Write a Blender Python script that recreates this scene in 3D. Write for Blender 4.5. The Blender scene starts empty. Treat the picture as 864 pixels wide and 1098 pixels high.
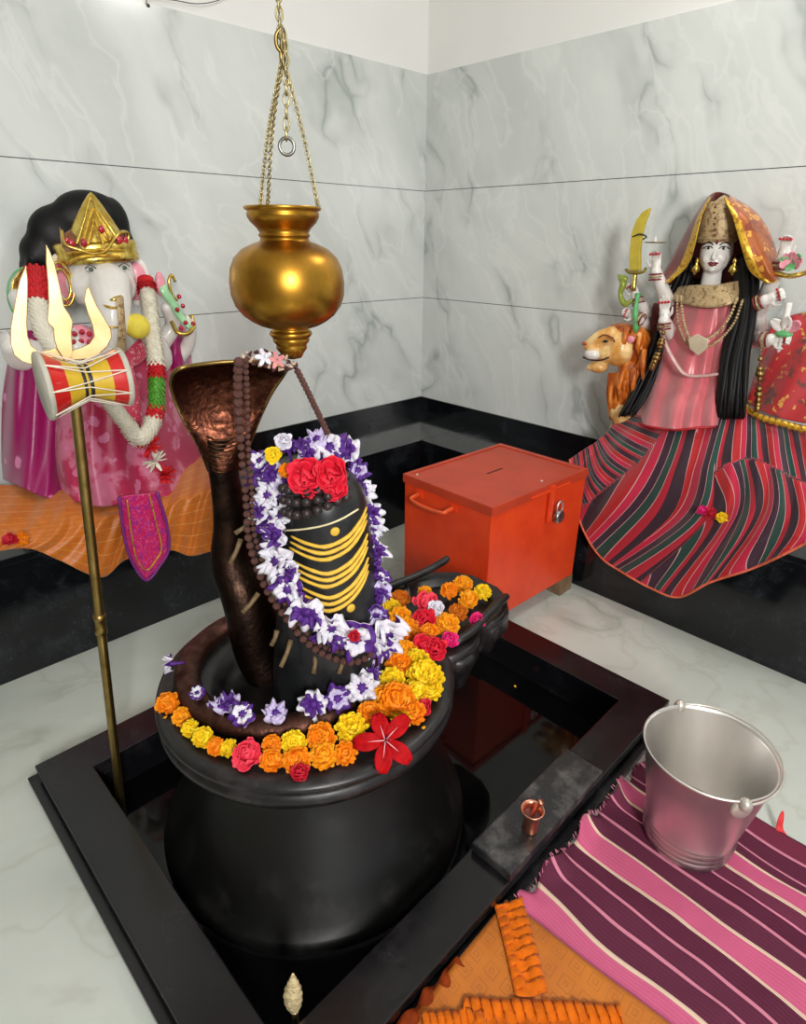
import bpy, bmesh, math, random
from mathutils import Vector, Matrix, Euler, noise as mnoise
PI = math.pi
rnd = random.Random(7)
sc = bpy.context.scene
COL = sc.collection
# ------------------------------------------------------------------ camera (survey of the room)
CP = Vector((-2.6428, -2.5927, 1.4)); FPX = 651.18
CR = Vector((0.722632, -0.691188, 0.007918)); CU = Vector((0.277035, 0.300096, 0.912794)); CW = Vector((0.633288, 0.657421, -0.408342))
def ray(u, v): return (CW*FPX + CR*(u-432) + CU*(549-v)).normalized()
def at_z(u, v, z): d = ray(u, v); return CP + d*((z-CP.z)/d.z)
def D(u, v, w): d = ray(u, v); return CP + d*((-w-CP.x)/d.x)        # w metres in front of the right wall
def G(u, v, w): d = ray(u, v); return CP + d*((-w-CP.y)/d.y)        # w metres in front of the left wall
def plane_at(x0, y0):
    n = Vector((CP.x-x0, CP.y-y0, 0)).normalized(); o = Vector((x0, y0, 0))
    def f(u, v, w=0.0):
        d = ray(u, v); t = ((o + n*w - CP).dot(n))/d.dot(n); return CP + d*t
    f.n = n; return f
AX = Vector((-1.905, -1.572, 0))      # lingam axis
L = plane_at(AX.x, AX.y)
# ------------------------------------------------------------------ materials
MATS = {}
def lin(c):
    return tuple(((x/255)/12.92 if x/255 <= .04045 else ((x/255+.055)/1.055)**2.4) for x in c) + (1,)
class N:
    def __init__(s, name):
        m = bpy.data.materials.new(name); m.use_nodes = True; s.m = m; s.t = m.node_tree; s.n = s.t.nodes; s.l = s.t.links
        s.b = s.n['Principled BSDF']
    def new(s, typ, **kw):
        n = s.n.new(typ)
        for k, v in kw.items(): setattr(n, k, v)
        return n
    def link(s, a, b): s.l.new(a, b)
    def coord(s, which='Object'): return s.new('ShaderNodeTexCoord').outputs[which]
    def noise(s, vec, scale, detail=3, rough=.5, dist=0):
        n = s.new('ShaderNodeTexNoise'); n.inputs['Scale'].default_value = scale; n.inputs['Detail'].default_value = detail
        n.inputs['Roughness'].default_value = rough; n.inputs['Distortion'].default_value = dist
        if vec: s.link(vec, n.inputs['Vector'])
        return n
    def ramp(s, fac, stops, interp='LINEAR'):
        r = s.new('ShaderNodeValToRGB'); cr = r.color_ramp; cr.interpolation = interp
        while len(cr.elements) < len(stops): cr.elements.new(.5)
        for e, (p, c) in zip(cr.elements, stops):
            e.position = p; e.color = c if len(c) == 4 else lin(c)
        s.link(fac, r.inputs[0]); return r.outputs[0]
    def math(s, op, a, b=None, c=None):
        n = s.new('ShaderNodeMath', operation=op)
        for i, x in enumerate((a, b, c)):
            if x is None: continue
            if isinstance(x, (int, float)): n.inputs[i].default_value = x
            else: s.link(x, n.inputs[i])
        return n.outputs[0]
    def mix(s, fac, a, b, mode='MIX'):
        n = s.new('ShaderNodeMix', data_type='RGBA', blend_type=mode)
        for i, x in ((0, fac), (6, a), (7, b)):
            if isinstance(x, (int, float)): n.inputs[i].default_value = x
            elif isinstance(x, tuple): n.inputs[i].default_value = x if len(x) == 4 else lin(x)
            else: s.link(x, n.inputs[i])
        return n.outputs[2]
    def col(s, x):
        if isinstance(x, tuple): s.b.inputs['Base Color'].default_value = x
        else: s.link(x, s.b.inputs['Base Color'])
    def set(s, **kw):
        for k, v in kw.items():
            i = s.b.inputs[k.replace('_', ' ')]
            if isinstance(v, (int, float, tuple)): i.default_value = v
            else: s.link(v, i)
    def bump(s, h, strength=.3, dist=.01):
        b = s.new('ShaderNodeBump'); b.inputs['Strength'].default_value = strength; b.inputs['Distance'].default_value = dist
        s.link(h, b.inputs['Height']); s.link(b.outputs[0], s.b.inputs['Normal'])
def mat(name, c, rough=.6, metal=0, var=.12, vs=30, bump=0, bs=60, sheen=0, coat=0, spec=.5, emis=None, sub=0):
    if name in MATS: return MATS[name]
    k = N(name); v = k.coord()
    n = k.noise(v, vs, 4)
    base = lin(c); dark = tuple(x*(1-var) for x in base[:3])+(1,); lite = tuple(min(1, x*(1+var)) for x in base[:3])+(1,)
    k.col(k.ramp(n.outputs[0], [(.3, dark), (.7, lite)]))
    k.set(Roughness=rough, Metallic=metal)
    k.b.inputs['Specular IOR Level'].default_value = spec
    if coat: k.b.inputs['Coat Weight'].default_value = coat; k.b.inputs['Coat Roughness'].default_value = .08
    if sheen: k.b.inputs['Sheen Weight'].default_value = sheen
    if sub: k.b.inputs['Subsurface Weight'].default_value = sub; k.b.inputs['Subsurface Scale'].default_value = .01
    if bump: k.bump(k.noise(v, bs, 3).outputs[0], bump, .004)
    MATS[name] = k.m; return k.m
def marble(name, base, cloud, vein, vein2, rough, seams=(), veins=1.0, rot=(0, 0, 0), scale=1.0, diag=(0, 0, 0), stretch=(1, 1, 1)):
    k = N(name); v = k.coord()
    mp = k.new('ShaderNodeMapping'); k.link(v, mp.inputs[0]); mp.inputs['Rotation'].default_value = rot; mp.inputs['Scale'].default_value = (scale,)*3
    w = k.noise(mp.outputs[0], 1.3, 4, .5)
    m2 = k.new('ShaderNodeMapping'); k.link(mp.outputs[0], m2.inputs[0]); m2.inputs['Scale'].default_value = stretch
    add = k.new('ShaderNodeVectorMath', operation='MULTIPLY_ADD'); k.link(w.outputs[1], add.inputs[0]); add.inputs[1].default_value = (.75, .75, .75); k.link(m2.outputs[0], add.inputs[2])
    cl = k.noise(add.outputs[0], 1.7, 5, .55)
    c = k.ramp(cl.outputs[0], [(.35, lin(cloud)), (.62, lin(base))])
    n1 = k.noise(add.outputs[0], 1.25, 3, .45)
    r1 = k.math('ABSOLUTE', k.math('SUBTRACT', n1.outputs[0], .5))
    f1 = k.ramp(r1, [(0, (1, 1, 1, 1)), (.012, (.45, .45, .45, 1)), (.05, (0, 0, 0, 1))])
    gate = k.ramp(k.noise(mp.outputs[0], 2.3, 2).outputs[0], [(.42, (0, 0, 0, 1)), (.62, (1, 1, 1, 1))])
    f1 = k.math('MULTIPLY', k.math('MULTIPLY', f1, gate), .62*veins)
    c = k.mix(f1, c, lin(vein))
    n2 = k.noise(add.outputs[0], 3.1, 4, .5)
    r2 = k.math('ABSOLUTE', k.math('SUBTRACT', n2.outputs[0], .47))
    f2 = k.math('MULTIPLY', k.ramp(r2, [(0, (1, 1, 1, 1)), (.03, (0, 0, 0, 1))]), .22*veins)
    c = k.mix(f2, c, lin(vein2))
    if seams:
        sep = k.new('ShaderNodeSeparateXYZ'); k.link(v, sep.inputs[0])
        for z in seams:
            d = k.math('ABSOLUTE', k.math('SUBTRACT', sep.outputs[2], z))
            c = k.mix(k.math('LESS_THAN', d, .0016), c, (70, 75, 74))
    k.col(c); k.set(Roughness=rough)
    MATS[name] = k.m; return k.m
def granite(name, c, dust, rough, amt, ds=9):
    k = N(name); v = k.coord()
    n = k.noise(v, ds, 6, .7); m = k.noise(v, 160, 2, .6)
    f = k.ramp(n.outputs[0], [(.5, (0, 0, 0, 1)), (.75, (1, 1, 1, 1))])
    f2 = k.ramp(m.outputs[0], [(.62, (0, 0, 0, 1)), (.7, (1, 1, 1, 1))])
    f = k.math('MULTIPLY', f, amt); g = k.math('MULTIPLY', f2, amt*.35)
    k.col(k.mix(k.math('ADD', f, g), lin(c), lin(dust)))
    k.set(Roughness=k.math('ADD', k.math('MULTIPLY', f, .5), rough)); MATS[name] = k.m; return k.m
def metalm(name, c1, c2, r1, r2, scale=9, bump=0, streak=None):
    k = N(name); v = k.coord()
    if streak:
        mp = k.new('ShaderNodeMapping'); k.link(v, mp.inputs[0]); mp.inputs['Scale'].default_value = streak; v = mp.outputs[0]
    n = k.noise(v, scale, 5, .6)
    k.col(k.ramp(n.outputs[0], [(.35, lin(c1)), (.65, lin(c2))]))
    r = k.ramp(n.outputs[0], [(.3, (r2, r2, r2, 1)), (.7, (r1, r1, r1, 1))])
    k.set(Metallic=1.0, Roughness=r)
    if bump: k.bump(k.noise(v, 70, 3).outputs[0], bump, .003)
    MATS[name] = k.m; return k.m
def stripes(name, stops, axis=0, reps=1.0, rough=.8, sheen=.2, weave=900, dash=None, nz=.1):
    """cloth with woven stripes running along the other UV axis"""
    k = N(name); uv = k.coord('UV'); sep = k.new('ShaderNodeSeparateXYZ'); k.link(uv, sep.inputs[0])
    f = k.math('FRACT', k.math('MULTIPLY', sep.outputs[axis], reps))
    c = k.ramp(f, [(p, lin(cc)) for p, cc in stops], 'CONSTANT')
    n = k.noise(k.coord(), 60, 4)
    c = k.mix(k.math('MULTIPLY', n.outputs[0], nz*2), c, lin((20, 5, 12)))
    k.col(c); k.set(Roughness=rough); k.b.inputs['Sheen Weight'].default_value = sheen
    k.bump(k.noise(k.coord(), weave, 2).outputs[0], .15, .002); MATS[name] = k.m; return k.m
def brocade(name, base, motif, s=18, thr=.62, rough=.35, motif2=None, sheen=.4, metal=0, uvs=None):
    k = N(name); v = k.coord()
    vo = k.new('ShaderNodeTexVoronoi'); vo.inputs['Scale'].default_value = s
    nn = k.noise(v, s*1.2, 3); ad = k.new('ShaderNodeVectorMath', operation='MULTIPLY_ADD')
    k.link(nn.outputs[1], ad.inputs[0]); ad.inputs[1].default_value = (.06, .06, .06); k.link(v, ad.inputs[2]); k.link(ad.outputs[0], vo.inputs['Vector'])
    f = k.ramp(vo.outputs['Distance'], [(thr*.5, (1, 1, 1, 1)), (thr*.5+.05, (0, 0, 0, 1))])
    c = k.mix(f, lin(base), lin(motif))
    if motif2:
        g = k.ramp(k.noise(v, s*.55, 4, .6).outputs[0], [(.52, (0, 0, 0, 1)), (.6, (1, 1, 1, 1))])
        c = k.mix(k.math('MULTIPLY', g, .8), c, lin(motif2))
    k.col(c); k.set(Roughness=rough, Metallic=metal); k.b.inputs['Sheen Weight'].default_value = sheen
    k.bump(k.noise(v, 250, 2).outputs[0], .2, .003); MATS[name] = k.m; return k.m
wallM = {}
for nm, rot, dg, st_ in (('left', (0, -1.0, 0), (0, 0, 0), (.5, 1, 1.7)), ('right', (-1.05, 0, 0), (0, 0, 0), (1, .5, 1.7))):
    wallM[nm] = marble('marble_tile_'+nm, (220, 224, 220), (204, 209, 205), (152, 161, 156), (238, 240, 237), .14, (1.6422, 1.1014), 1.35, rot, 1.15, dg, st_)
floorM = marble('marble_floor', (202, 207, 199), (186, 192, 184), (128, 134, 122), (150, 138, 118), .16, (), .8, (0, 0, .5), 1.0)
paintM = mat('wall_paint', (236, 236, 232), .8, var=.02, vs=3)
ledgeM = granite('black_granite_ledge', (13, 15, 18), (70, 76, 84), .1, .35, 5)
kundM = granite('black_granite_basin', (15, 14, 17), (62, 58, 62), .2, .3, 7)
poolM = granite('black_granite_polished', (7, 7, 8), (30, 28, 30), .05, .15, 6)
stoneM = granite('carved_black_stone', (19, 17, 18), (88, 80, 82), .36, .35, 12)
pedM = granite('pedestal_shaded_stone', (9, 9, 9), (50, 47, 45), .38, .22, 11)  # darker copy of the carved stone; shade below the disc put into its colour
poolM.node_tree.nodes['Principled BSDF'].inputs['Specular IOR Level'].default_value = .28
slabM = granite('dusty_black_slab', (30, 30, 32), (128, 124, 122), .3, .5, 14)
brass = metalm('aged_brass', (150, 104, 34), (206, 158, 62), .24, .4, 6)
brassP = metalm('pale_brass', (214, 182, 130), (234, 206, 160), .38, .5, 14)
brassD = metalm('dull_brass', (132, 108, 58), (172, 146, 88), .3, .45, 20)
darkbr = metalm('dark_bronze', (64, 42, 32), (112, 80, 56), .32, .5, 26, .5)
coil_m = metalm('brown_bronze_coil', (70, 44, 38), (104, 72, 62), .42, .6, 30, .7)
steel = metalm('brushed_steel', (222, 218, 214), (240, 237, 233), .3, .42, 5, 0, (1, 1, .15))
steelW = mat('worn_white_metal', (205, 200, 190), .35, .6)
copper = metalm('copper', (214, 136, 110), (240, 178, 150), .25, .38, 30)
gold = metalm('gold_foil', (196, 160, 60), (240, 214, 120), .2, .4, 40, .4)
goldE = brocade('gold_embroidery', (176, 150, 108), (214, 192, 146), 120, .7, .5, (120, 88, 56), .1, .25)
goldS = brocade('gold_sequins', (200, 150, 20), (250, 222, 90), 130, .7, .3, (150, 96, 10), .1, .4)
skinW = mat('white_painted_marble', (226, 222, 216), .25, var=.03, coat=.3)
# ------------------------------------------------------------------ mesh builder
class MB:
    def __init__(s): s.v = []; s.f = []; s.uv = []; s.mi = []; s.sm = []
    def face(s, idx, uv=None, mi=0, sm=True): s.f.append(idx); s.uv.append(uv or [(0, 0)]*len(idx)); s.mi.append(mi); s.sm.append(sm)
    def grid(s, P, closeu=False, mi=0, uvf=None, flip=False, sm=True):
        nv, nu = len(P), len(P[0]); b = len(s.v)
        for row in P: s.v += [Vector(p) for p in row]
        for j in range(nv-1):
            for i in range(nu if closeu else nu-1):
                i2 = (i+1) % nu
                q = [b+j*nu+i, b+j*nu+i2, b+(j+1)*nu+i2, b+(j+1)*nu+i]
                U = [(i/(nu-1+closeu), j/(nv-1)), ((i+1)/(nu-1+closeu), j/(nv-1)), ((i+1)/(nu-1+closeu), (j+1)/(nv-1)), (i/(nu-1+closeu), (j+1)/(nv-1))]
                m = mi(i/(nu-1), j/(nv-1)) if callable(mi) else mi
                if flip: q.reverse(); U.reverse()
                s.face(q, U, m, sm)
        return b
    def cap(s, idx, mi=0, sm=False): s.face(idx, None, mi, sm)
    def box(s, lo, hi, M=None, mi=0):
        b = len(s.v)
        for z in (lo[2], hi[2]):
            for x, y in ((lo[0], lo[1]), (hi[0], lo[1]), (hi[0], hi[1]), (lo[0], hi[1])):
                p = Vector((x, y, z)); s.v.append(M @ p if M else p)
        for q in ((3, 2, 1, 0), (4, 5, 6, 7), (0, 1, 5, 4), (1, 2, 6, 5), (2, 3, 7, 6), (3, 0, 4, 7)): s.face([b+i for i in q], None, mi, False)
        return s
    def lathe(s, prof, c=(0, 0, 0), n=48, mi=0, M=None, sm=True):
        c = Vector(c); P = []
        for r, z in prof:
            row = []
            for i in range(n):
                a = 2*PI*i/n; p = Vector((max(r, 1e-5)*math.cos(a), max(r, 1e-5)*math.sin(a), z))
                row.append((M @ p if M else p)+c)
            P.append(row)
        s.grid(P, True, mi, sm=sm); return s
    def tube(s, pts, rad, n=10, mi=0, closed=False, cap=True, flat=1.0, up=None):
        pts = [Vector(p) for p in pts]; m = len(pts)
        if not isinstance(rad, (list, tuple)): rad = [rad]*m
        P = []; prev = None
        for i, p in enumerate(pts):
            if closed: t = (pts[(i+1) % m]-pts[i-1])
            else: t = pts[min(i+1, m-1)]-pts[max(i-1, 0)]
            t = t.normalized() if t.length > 1e-9 else Vector((0, 0, 1))
            if prev is None:
                a = Vector(up) if up else (Vector((0, 0, 1)) if abs(t.z) < .9 else Vector((1, 0, 0)))
            else: a = prev
            x = (a - t*a.dot(t))
            if x.length < 1e-6: x = t.orthogonal()
            x.normalize(); prev = x; y = t.cross(x)
            P.append([p + (x*math.cos(2*PI*k/n)*flat + y*math.sin(2*PI*k/n))*rad[i] for k in range(n)])
        if closed: P.append(P[0])
        b = s.grid(P, True, mi)
        if cap and not closed:
            s.cap([b+k for k in range(n)][::-1], mi, True); s.cap([b+(m-1)*n+k for k in range(n)], mi, True)
        return s
    def ball(s, c, r, nu=12, nv=8, mi=0, M=None):
        c = Vector(c); r = Vector(r) if hasattr(r, '__len__') else Vector((r, r, r)); P = []
        for j in range(nv+1):
            a = PI*j/nv; sa = max(math.sin(a), 1e-4)
            row = []
            for i in range(nu):
                b = 2*PI*i/nu; p = Vector((r.x*sa*math.cos(b), r.y*sa*math.sin(b), -r.z*math.cos(a)))
                row.append((M @ p if M else p)+c)
            P.append(row)
        s.grid(P, True, mi); return s
    def prism(s, pts, off, mi=0, mi_side=None):
        """closed outline (3-D points) extruded by vector off"""
        b = len(s.v); n = len(pts); s.v += [Vector(p) for p in pts]; s.v += [Vector(p)+Vector(off) for p in pts]
        s.face(list(range(b, b+n)), None, mi, False); s.face(list(range(b+n, b+2*n))[::-1], None, mi, False)
        for i in range(n): s.face([b+i, b+n+i, b+n+(i+1) % n, b+(i+1) % n], None, mi if mi_side is None else mi_side, False)
        return s
    def build(s, name, mats, parent=None, origin=None, bevel=0, solid=0, sub=0, remesh=0, smooth=0):
        me = bpy.data.meshes.new(name)
        q = parent
        while q is not None and 'org' not in q: q = q.parent
        o0 = Vector(origin) if origin is not None else (Vector(q['org']) if q is not None else Vector((0, 0, 0)))
        me.from_pydata([tuple(v-o0) for v in s.v], [], s.f)
        me.polygons.foreach_set('use_smooth', s.sm); me.polygons.foreach_set('material_index', s.mi)
        ul = me.uv_layers.new(name='UVMap'); flat = [c for f in s.uv for p in f for c in p]
        ul.data.foreach_set('uv', flat)
        for m in (mats if isinstance(mats, (list, tuple)) else [mats]): me.materials.append(m)
        bm = bmesh.new(); bm.from_mesh(me); bmesh.ops.recalc_face_normals(bm, faces=bm.faces); bm.to_mesh(me); bm.free(); me.update()
        o = bpy.data.objects.new(name, me); COL.objects.link(o)
        if parent is not None: o.parent = parent
        elif origin is not None: o.location = o0
        if remesh:
            r = o.modifiers.new('r', 'REMESH'); r.mode = 'VOXEL'; r.voxel_size = remesh; r.use_smooth_shade = True
        if smooth: q = o.modifiers.new('s', 'SMOOTH'); q.iterations = smooth; q.factor = .5
        if solid: q = o.modifiers.new('o', 'SOLIDIFY'); q.thickness = solid; q.offset = 0
        if bevel: q = o.modifiers.new('b', 'BEVEL'); q.width = bevel; q.segments = 2; q.limit_method = 'ANGLE'
        if sub: q = o.modifiers.new('u', 'SUBSURF'); q.levels = q.render_levels = sub
        return o
def tag(o, label, cat, group=None):
    o['label'] = label; o['category'] = cat
    if group: o['group'] = group
    return o
def thing(name, label, cat, loc, group=None):
    o = bpy.data.objects.new(name, None); COL.objects.link(o); o.location = loc; o['org'] = tuple(loc); o.empty_display_size = .05
    return tag(o, label, cat, group)
def copy_tree(r, parent=None):
    c = r.copy(); COL.objects.link(c)
    if parent is not None: c.parent = parent
    for ch in r.children: copy_tree(ch, c)
    return c
def single(mb, name, mats, label, cat, origin, group=None, **kw):
    return tag(mb.build(name, mats, origin=origin, **kw), label, cat, group)
def struct(o): o['kind'] = 'structure'; return o
def cr(pts, n):
    """Catmull-Rom through points (tuples of any length), n samples in all"""
    m = len(pts); out = []
    for k in range(n):
        t = k/(n-1)*(m-1); i = min(int(t), m-2); f = t-i
        p0, p1, p2, p3 = pts[max(i-1, 0)], pts[i], pts[i+1], pts[min(i+2, m-1)]
        out.append(tuple(.5*((2*b)+(c-a)*f+(2*a-5*b+4*c-d)*f*f+(3*b-a-3*c+d)*f**3) for a, b, c, d in zip(p0, p1, p2, p3)))
    return out
def cloth(rows, fn, nu, nv, fold=None):
    """rows of (px,py,w) -> smooth grid of world points; fold(s,t)->extra w"""
    R = [cr(r, nu) for r in rows]; cols = list(zip(*R)); C = [cr(list(c), nv) for c in cols]
    P = []
    for j in range(nv):
        row = []
        for i in range(nu):
            u, v, w = C[i][j]
            if fold: w += fold(i/(nu-1), j/(nv-1))
            row.append(fn(u, v, w))
        P.append(row)
    return P
# ------------------------------------------------------------------ room shell
b = MB(); b.box((-5, 0, 0), (.15, .15, 3.0)); b.mi = [0]*6
struct(b.build('wall_left', paintM))
b = MB(); b.box((0, -5, 0), (.15, 0, 3.0)); struct(b.build('wall_right', paintM))
b = MB(); b.box((-5, -.008, .449), (0, 0, 2.1627)); struct(b.build('trim_1', wallM['left'], bevel=.001))
b = MB(); b.box((-.008, -5, .449), (0, -.008, 2.1627)); struct(b.build('trim_2', wallM['right'], bevel=.001))
b = MB(); b.box((-5, -.02, .449), (-.008, -.008, .5301)); struct(b.build('baseboard_left', ledgeM, bevel=.001))
b = MB(); b.box((-.02, -5, .449), (-.008, -.02, .5301)); struct(b.build('baseboard_right', ledgeM, bevel=.001))
ROT = math.radians(1.14); PX, PY = -2.5103, -.9987; PW, PD, PB, PT = 1.52, 1.12, .115, .0692
def T(x, y, z=0): c, s = math.cos(ROT), math.sin(ROT); return Vector((PX+c*x-s*y, PY+s*x+c*y, z))
# floor with the sunken basin cut out of it
b = MB(); h = [T(.06, -.06), T(PW-.06, -.06), T(PW-.06, -PD+.06), T(.06, -PD+.06)]
o_ = [Vector((-5, .1, 0)), Vector((.1, .1, 0)), Vector((.1, -5, 0)), Vector((-5, -5, 0))]
b.v += o_+h
for i in range(4): b.face([i, (i+1) % 4, 4+(i+1) % 4, 4+i], None, 0, False)
fl = struct(b.build('floor', floorM)); 
b = MB(); b.box((-5, -5, 3.0), (.15, .15, 3.1)); struct(b.build('ceiling', paintM))
b = MB(); b.box((-5.17, -5, 0), (-5.02, .15, 3.1)); struct(b.build('wall_back', mat('beige_paint', (150, 142, 132), .8, var=.02, vs=3)))
# black ledge along both walls
lg = thing('granite_ledge', 'L-shaped polished black granite ledge running below both marble walls', 'ledge', (-.5, -.25, 0))
b = MB(); b.box((-5, -.455, 0), (-.008, -.008, .425)); b.box((-.455, -5, 0), (-.008, -.455, .425)); b.build('front_face', ledgeM, lg)
b = MB(); b.box((-5, -.4608, .425), (-.008, -.008, .449)); b.box((-.4615, -5, .425), (-.008, -.4608, .449)); b.build('top_slab', ledgeM, lg, bevel=.002)
# ------------------------------------------------------------------ square basin around the shrine
ks = thing('stone_basin', 'square sunken black granite basin around the shivling', 'basin', T(PW/2, -PD/2, 0))
def ringbox(o, i, z0, z1):
    b = MB(); P = []
    for z, q in ((z0, o), (z1, o), (z1, i), (z0, i), (z0, o)):
        P.append([T(q, -q, z), T(PW-q, -q, z), T(PW-q, -PD+q, z), T(q, -PD+q, z)])
    b.grid(P, True, sm=False); return b
ringbox(0, PB, .042, PT).build('rim', kundM, ks, bevel=.003)
ringbox(.022, PB-.004, -.1, .042).build('inner_wall', kundM, ks)
b = MB(); b.box((0, 0, 0), (0, 0, 0)); b = MB()
q0, q1 = -.03, .03
P = [[T(q, -q, z), T(PW-q, -q, z), T(PW-q, -PD+q, z), T(q, -PD+q, z)] for z, q in ((0, -.022), (.022, -.022), (.022, .03), (0, .03), (0, -.022))]
b.grid(P, True, sm=False); b.build('base_lip', kundM, ks, bevel=.002)
b = MB(); P = [T(.05, -.05, -.05), T(PW-.05, -.05, -.05), T(PW-.05, -PD+.05, -.05), T(.05, -PD+.05, -.05)]
b.prism(P, (0, 0, -.03)); b.build('basin_floor', poolM, ks)
b = MB(); b.box((.66, -PD-.002, .0695), (1.08, -PD+.112, .098), Matrix.Translation(T(0, 0)) @ Matrix.Rotation(ROT, 4, 'Z'))
single(b, 'stone_slab', slabM, 'dusty black stone slab lying on the near rim of the basin under the copper cup', 'slab', T(.87, -PD+.05, .0695), bevel=.004)
# ------------------------------------------------------------------ shivling
DC = Vector((-1.953, -1.54, 0))
sv = thing('shivling', 'carved black stone shivling on a round pedestal with a side spout', 'shrine', (DC.x, DC.y, -.05))
b = MB(); b.lathe([(0, .345), (.22, .345), (.245, .33), (.24, .30), (.248, .25), (.275, .19), (.312, .12), (.352, .05), (.383, .0), (.40, -.022), (.408, -.03), (.409, -.05)], DC, 96)
b.build('pedestal', pedM, sv)
b = MB(); b.lathe([(0, .368), (.2, .368), (.215, .38), (.235, .402), (.245, .405), (.325, .405), (.333, .409), (.352, .409), (.364, .403), (.367, .394), (.361, .386), (.356, .382), (.359, .377), (.366, .37), (.366, .357), (.358, .343), (.34, .33), (.3, .318), (.25, .318), (.2, .33)], DC, 120)
b.build('basin_disc', stoneM, sv)
def halfw(x):
    K = [(-1.75, .13), (-1.70, .15), (-1.675, .155), (-1.66, .19), (-1.62, .202), (-1.57, .2), (-1.52, .18), (-1.495, .155), (-1.485, .148), (-1.47, .15), (-1.465, .168), (-1.40, .165), (-1.35, .15), (-1.30, .105), (-1.275, .05)]
    return K
YC = -1.56
K = halfw(0); out = [Vector((x, YC-w, 0)) for x, w in K]+[Vector((x, YC+w, 0)) for x, w in K[::-1]]
b = MB()
lay = [(.395, .30), (.90, .305), (1.0, .335), (1.0, .388), (.985, .403), (.965, .406)]
cx = -1.55; P = [[Vector((cx+(p.x-cx)*k, YC+(p.y-YC)*k, z)) for p in out] for k, z in lay]
b.grid(P, True); n = len(out); base = len(b.v)-n
inn = [Vector((cx+(p.x-cx)*.84-.012, YC+(p.y-YC)*.78, .404)) for p in out]; inb = [Vector((cx+(p.x-cx)*.8-.014, YC+(p.y-YC)*.72, .386)) for p in out]
P2 = [P[-1], inn, inb]; b.grid(P2, True)
m = len(b.v)-n; b.cap([m+i for i in range(n)]); b.cap(list(range(n))[::-1])
b.build('spout', stoneM, sv)
for sgn in (1, -1):      # raised scroll walls and drooping leaf carvings along the spout
    b = MB(); pts = cr([(-1.60, YC+sgn*.16, .412), (-1.54, YC+sgn*.165, .42), (-1.47, YC+sgn*.15, .425), (-1.40, YC+sgn*.14, .432), (-1.34, YC+sgn*.125, .45 if sgn > 0 else .425), (-1.325, YC+sgn*.12, .462 if sgn > 0 else .425)], 16)
    b.tube(pts, [.012]*13+[.011, .009, .005], 8); b.build('spout_edge', stoneM, sv)
for x0, w0, l0, dz in ((-1.60, .2, .05, .11), (-1.44, .165, .03, .09), (-1.69, .155, .018, .09)):
    for sgn in (1, -1):
        b = MB(); pr_ = [(l0*1.0, .385), (l0*1.05, .37), (l0*.95, .34), (l0*.6, .39-dz), (l0*.1, .385-dz*1.05)]
        b.lathe([(0, .388)]+pr_, (x0, YC+sgn*(w0-l0*.75), 0), 24); b.build('leaf_carving', stoneM, sv)
# shaft
SH = [(.150, .36), (.146, .42), (.137, .5), (.124, .6), (.114, .7), (.106, .78), (.101, .83), (.094, .875), (.083, .905), (.065, .93), (.04, .945), (.0, .952)]
def shaft_r(z):
    for (r0, z0), (r1, z1) in zip(SH, SH[1:]):
        if z0 <= z <= z1: return r0+(r1-r0)*(z-z0)/(z1-z0)
    return 0 if z > .952 else .14
def on_shaft(u, v, lift=.0):
    d = ray(u, v); t = .7; best = None
    while t < 2.6:
        p = CP+d*t; q = math.hypot(p.x-AX.x, p.y-AX.y)-shaft_r(p.z)
        if q < lift and p.z < .97: return p
        if best is None or q < best[0]: best = (q, p)
        t += .0012
    return best[1]
lingM = granite('lingam_stone', (26, 27, 29), (80, 84, 84), .3, .25, 10)
b = MB(); b.lathe([(r, z) for r, z in [(a[0], a[1]) for a in cr(SH, 40)]], AX, 64); ling = b.build('lingam', lingM, sv)
yel = mat('yellow_sandal_paste', (226, 182, 62), .6, var=.15, vs=60, bump=.5)
yelW = mat('pale_thread', (226, 214, 170), .7)
def stroke(pts, r, name, m, parent, n=22, taper=True):
    P = [on_shaft(u, v, .0015) for u, v in cr(pts, n)]
    rr = [r*(.45+.55*math.sin(PI*min(1, max(0, i/(n-1)))))*(1+.25*mnoise.noise(P[i]*90)) for i in range(n)] if taper else r
    bb = MB(); bb.tube(P, rr, 8); return bb.build(name, m, parent)
for y0 in (0, 29, 55):
    dx = y0*.09
    for k, (a, c_, e) in enumerate([(575, 586, 556), (581, 593, 563), (587, 600, 570)]):
        stroke([(312+dx+k*-1, a+y0*.93), (330+dx, c_-3+y0*.96), (350+dx, c_+y0), (372+dx*.7, c_-10+y0*.98), (386+dx*.5, e+3+y0*.98), (393+dx*.35, e-12+y0*.98)], .0049, 'yellow_stripe', yel, ling)
for u, v in ((359, 570), (376, 652)):
    b = MB(); p = on_shaft(u, v, 0); nn = Vector((p.x-AX.x, p.y-AX.y, 0)).normalized()
    M = nn.to_track_quat('Z', 'Y').to_matrix().to_4x4()
    b.lathe([(0, .004), (.004, .004), (.009, .003), (.011, .0), (.0, -.001)], p, 16, M=M); b.build('yellow_dot', yel, ling)
stroke([(297, 569), (320, 568), (345, 564), (365, 557), (384, 546)], .0022, 'white_thread', yelW, ling, taper=False)
# ------------------------------------------------------------------ cobra
co = thing('cobra_statue', 'dark bronze cobra coiled round the lingam with a spread hood', 'statue', (DC.x-.05, DC.y+.05, .41))
b = MB(); pts = []; rad = []
rc = .236; CC = Vector((-1.985, -1.482, 0))
for k in range(90):
    a = math.radians(-62 - 290*k/89); pts.append(Vector((CC.x+rc*math.cos(a), CC.y+rc*math.sin(a), .425))); rad.append(min(.031, .008+k*.002))
b.tube(pts, rad, 14, flat=.75); b.build('coil', coil_m, co)
H = plane_at(-2.03, -1.34)
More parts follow.
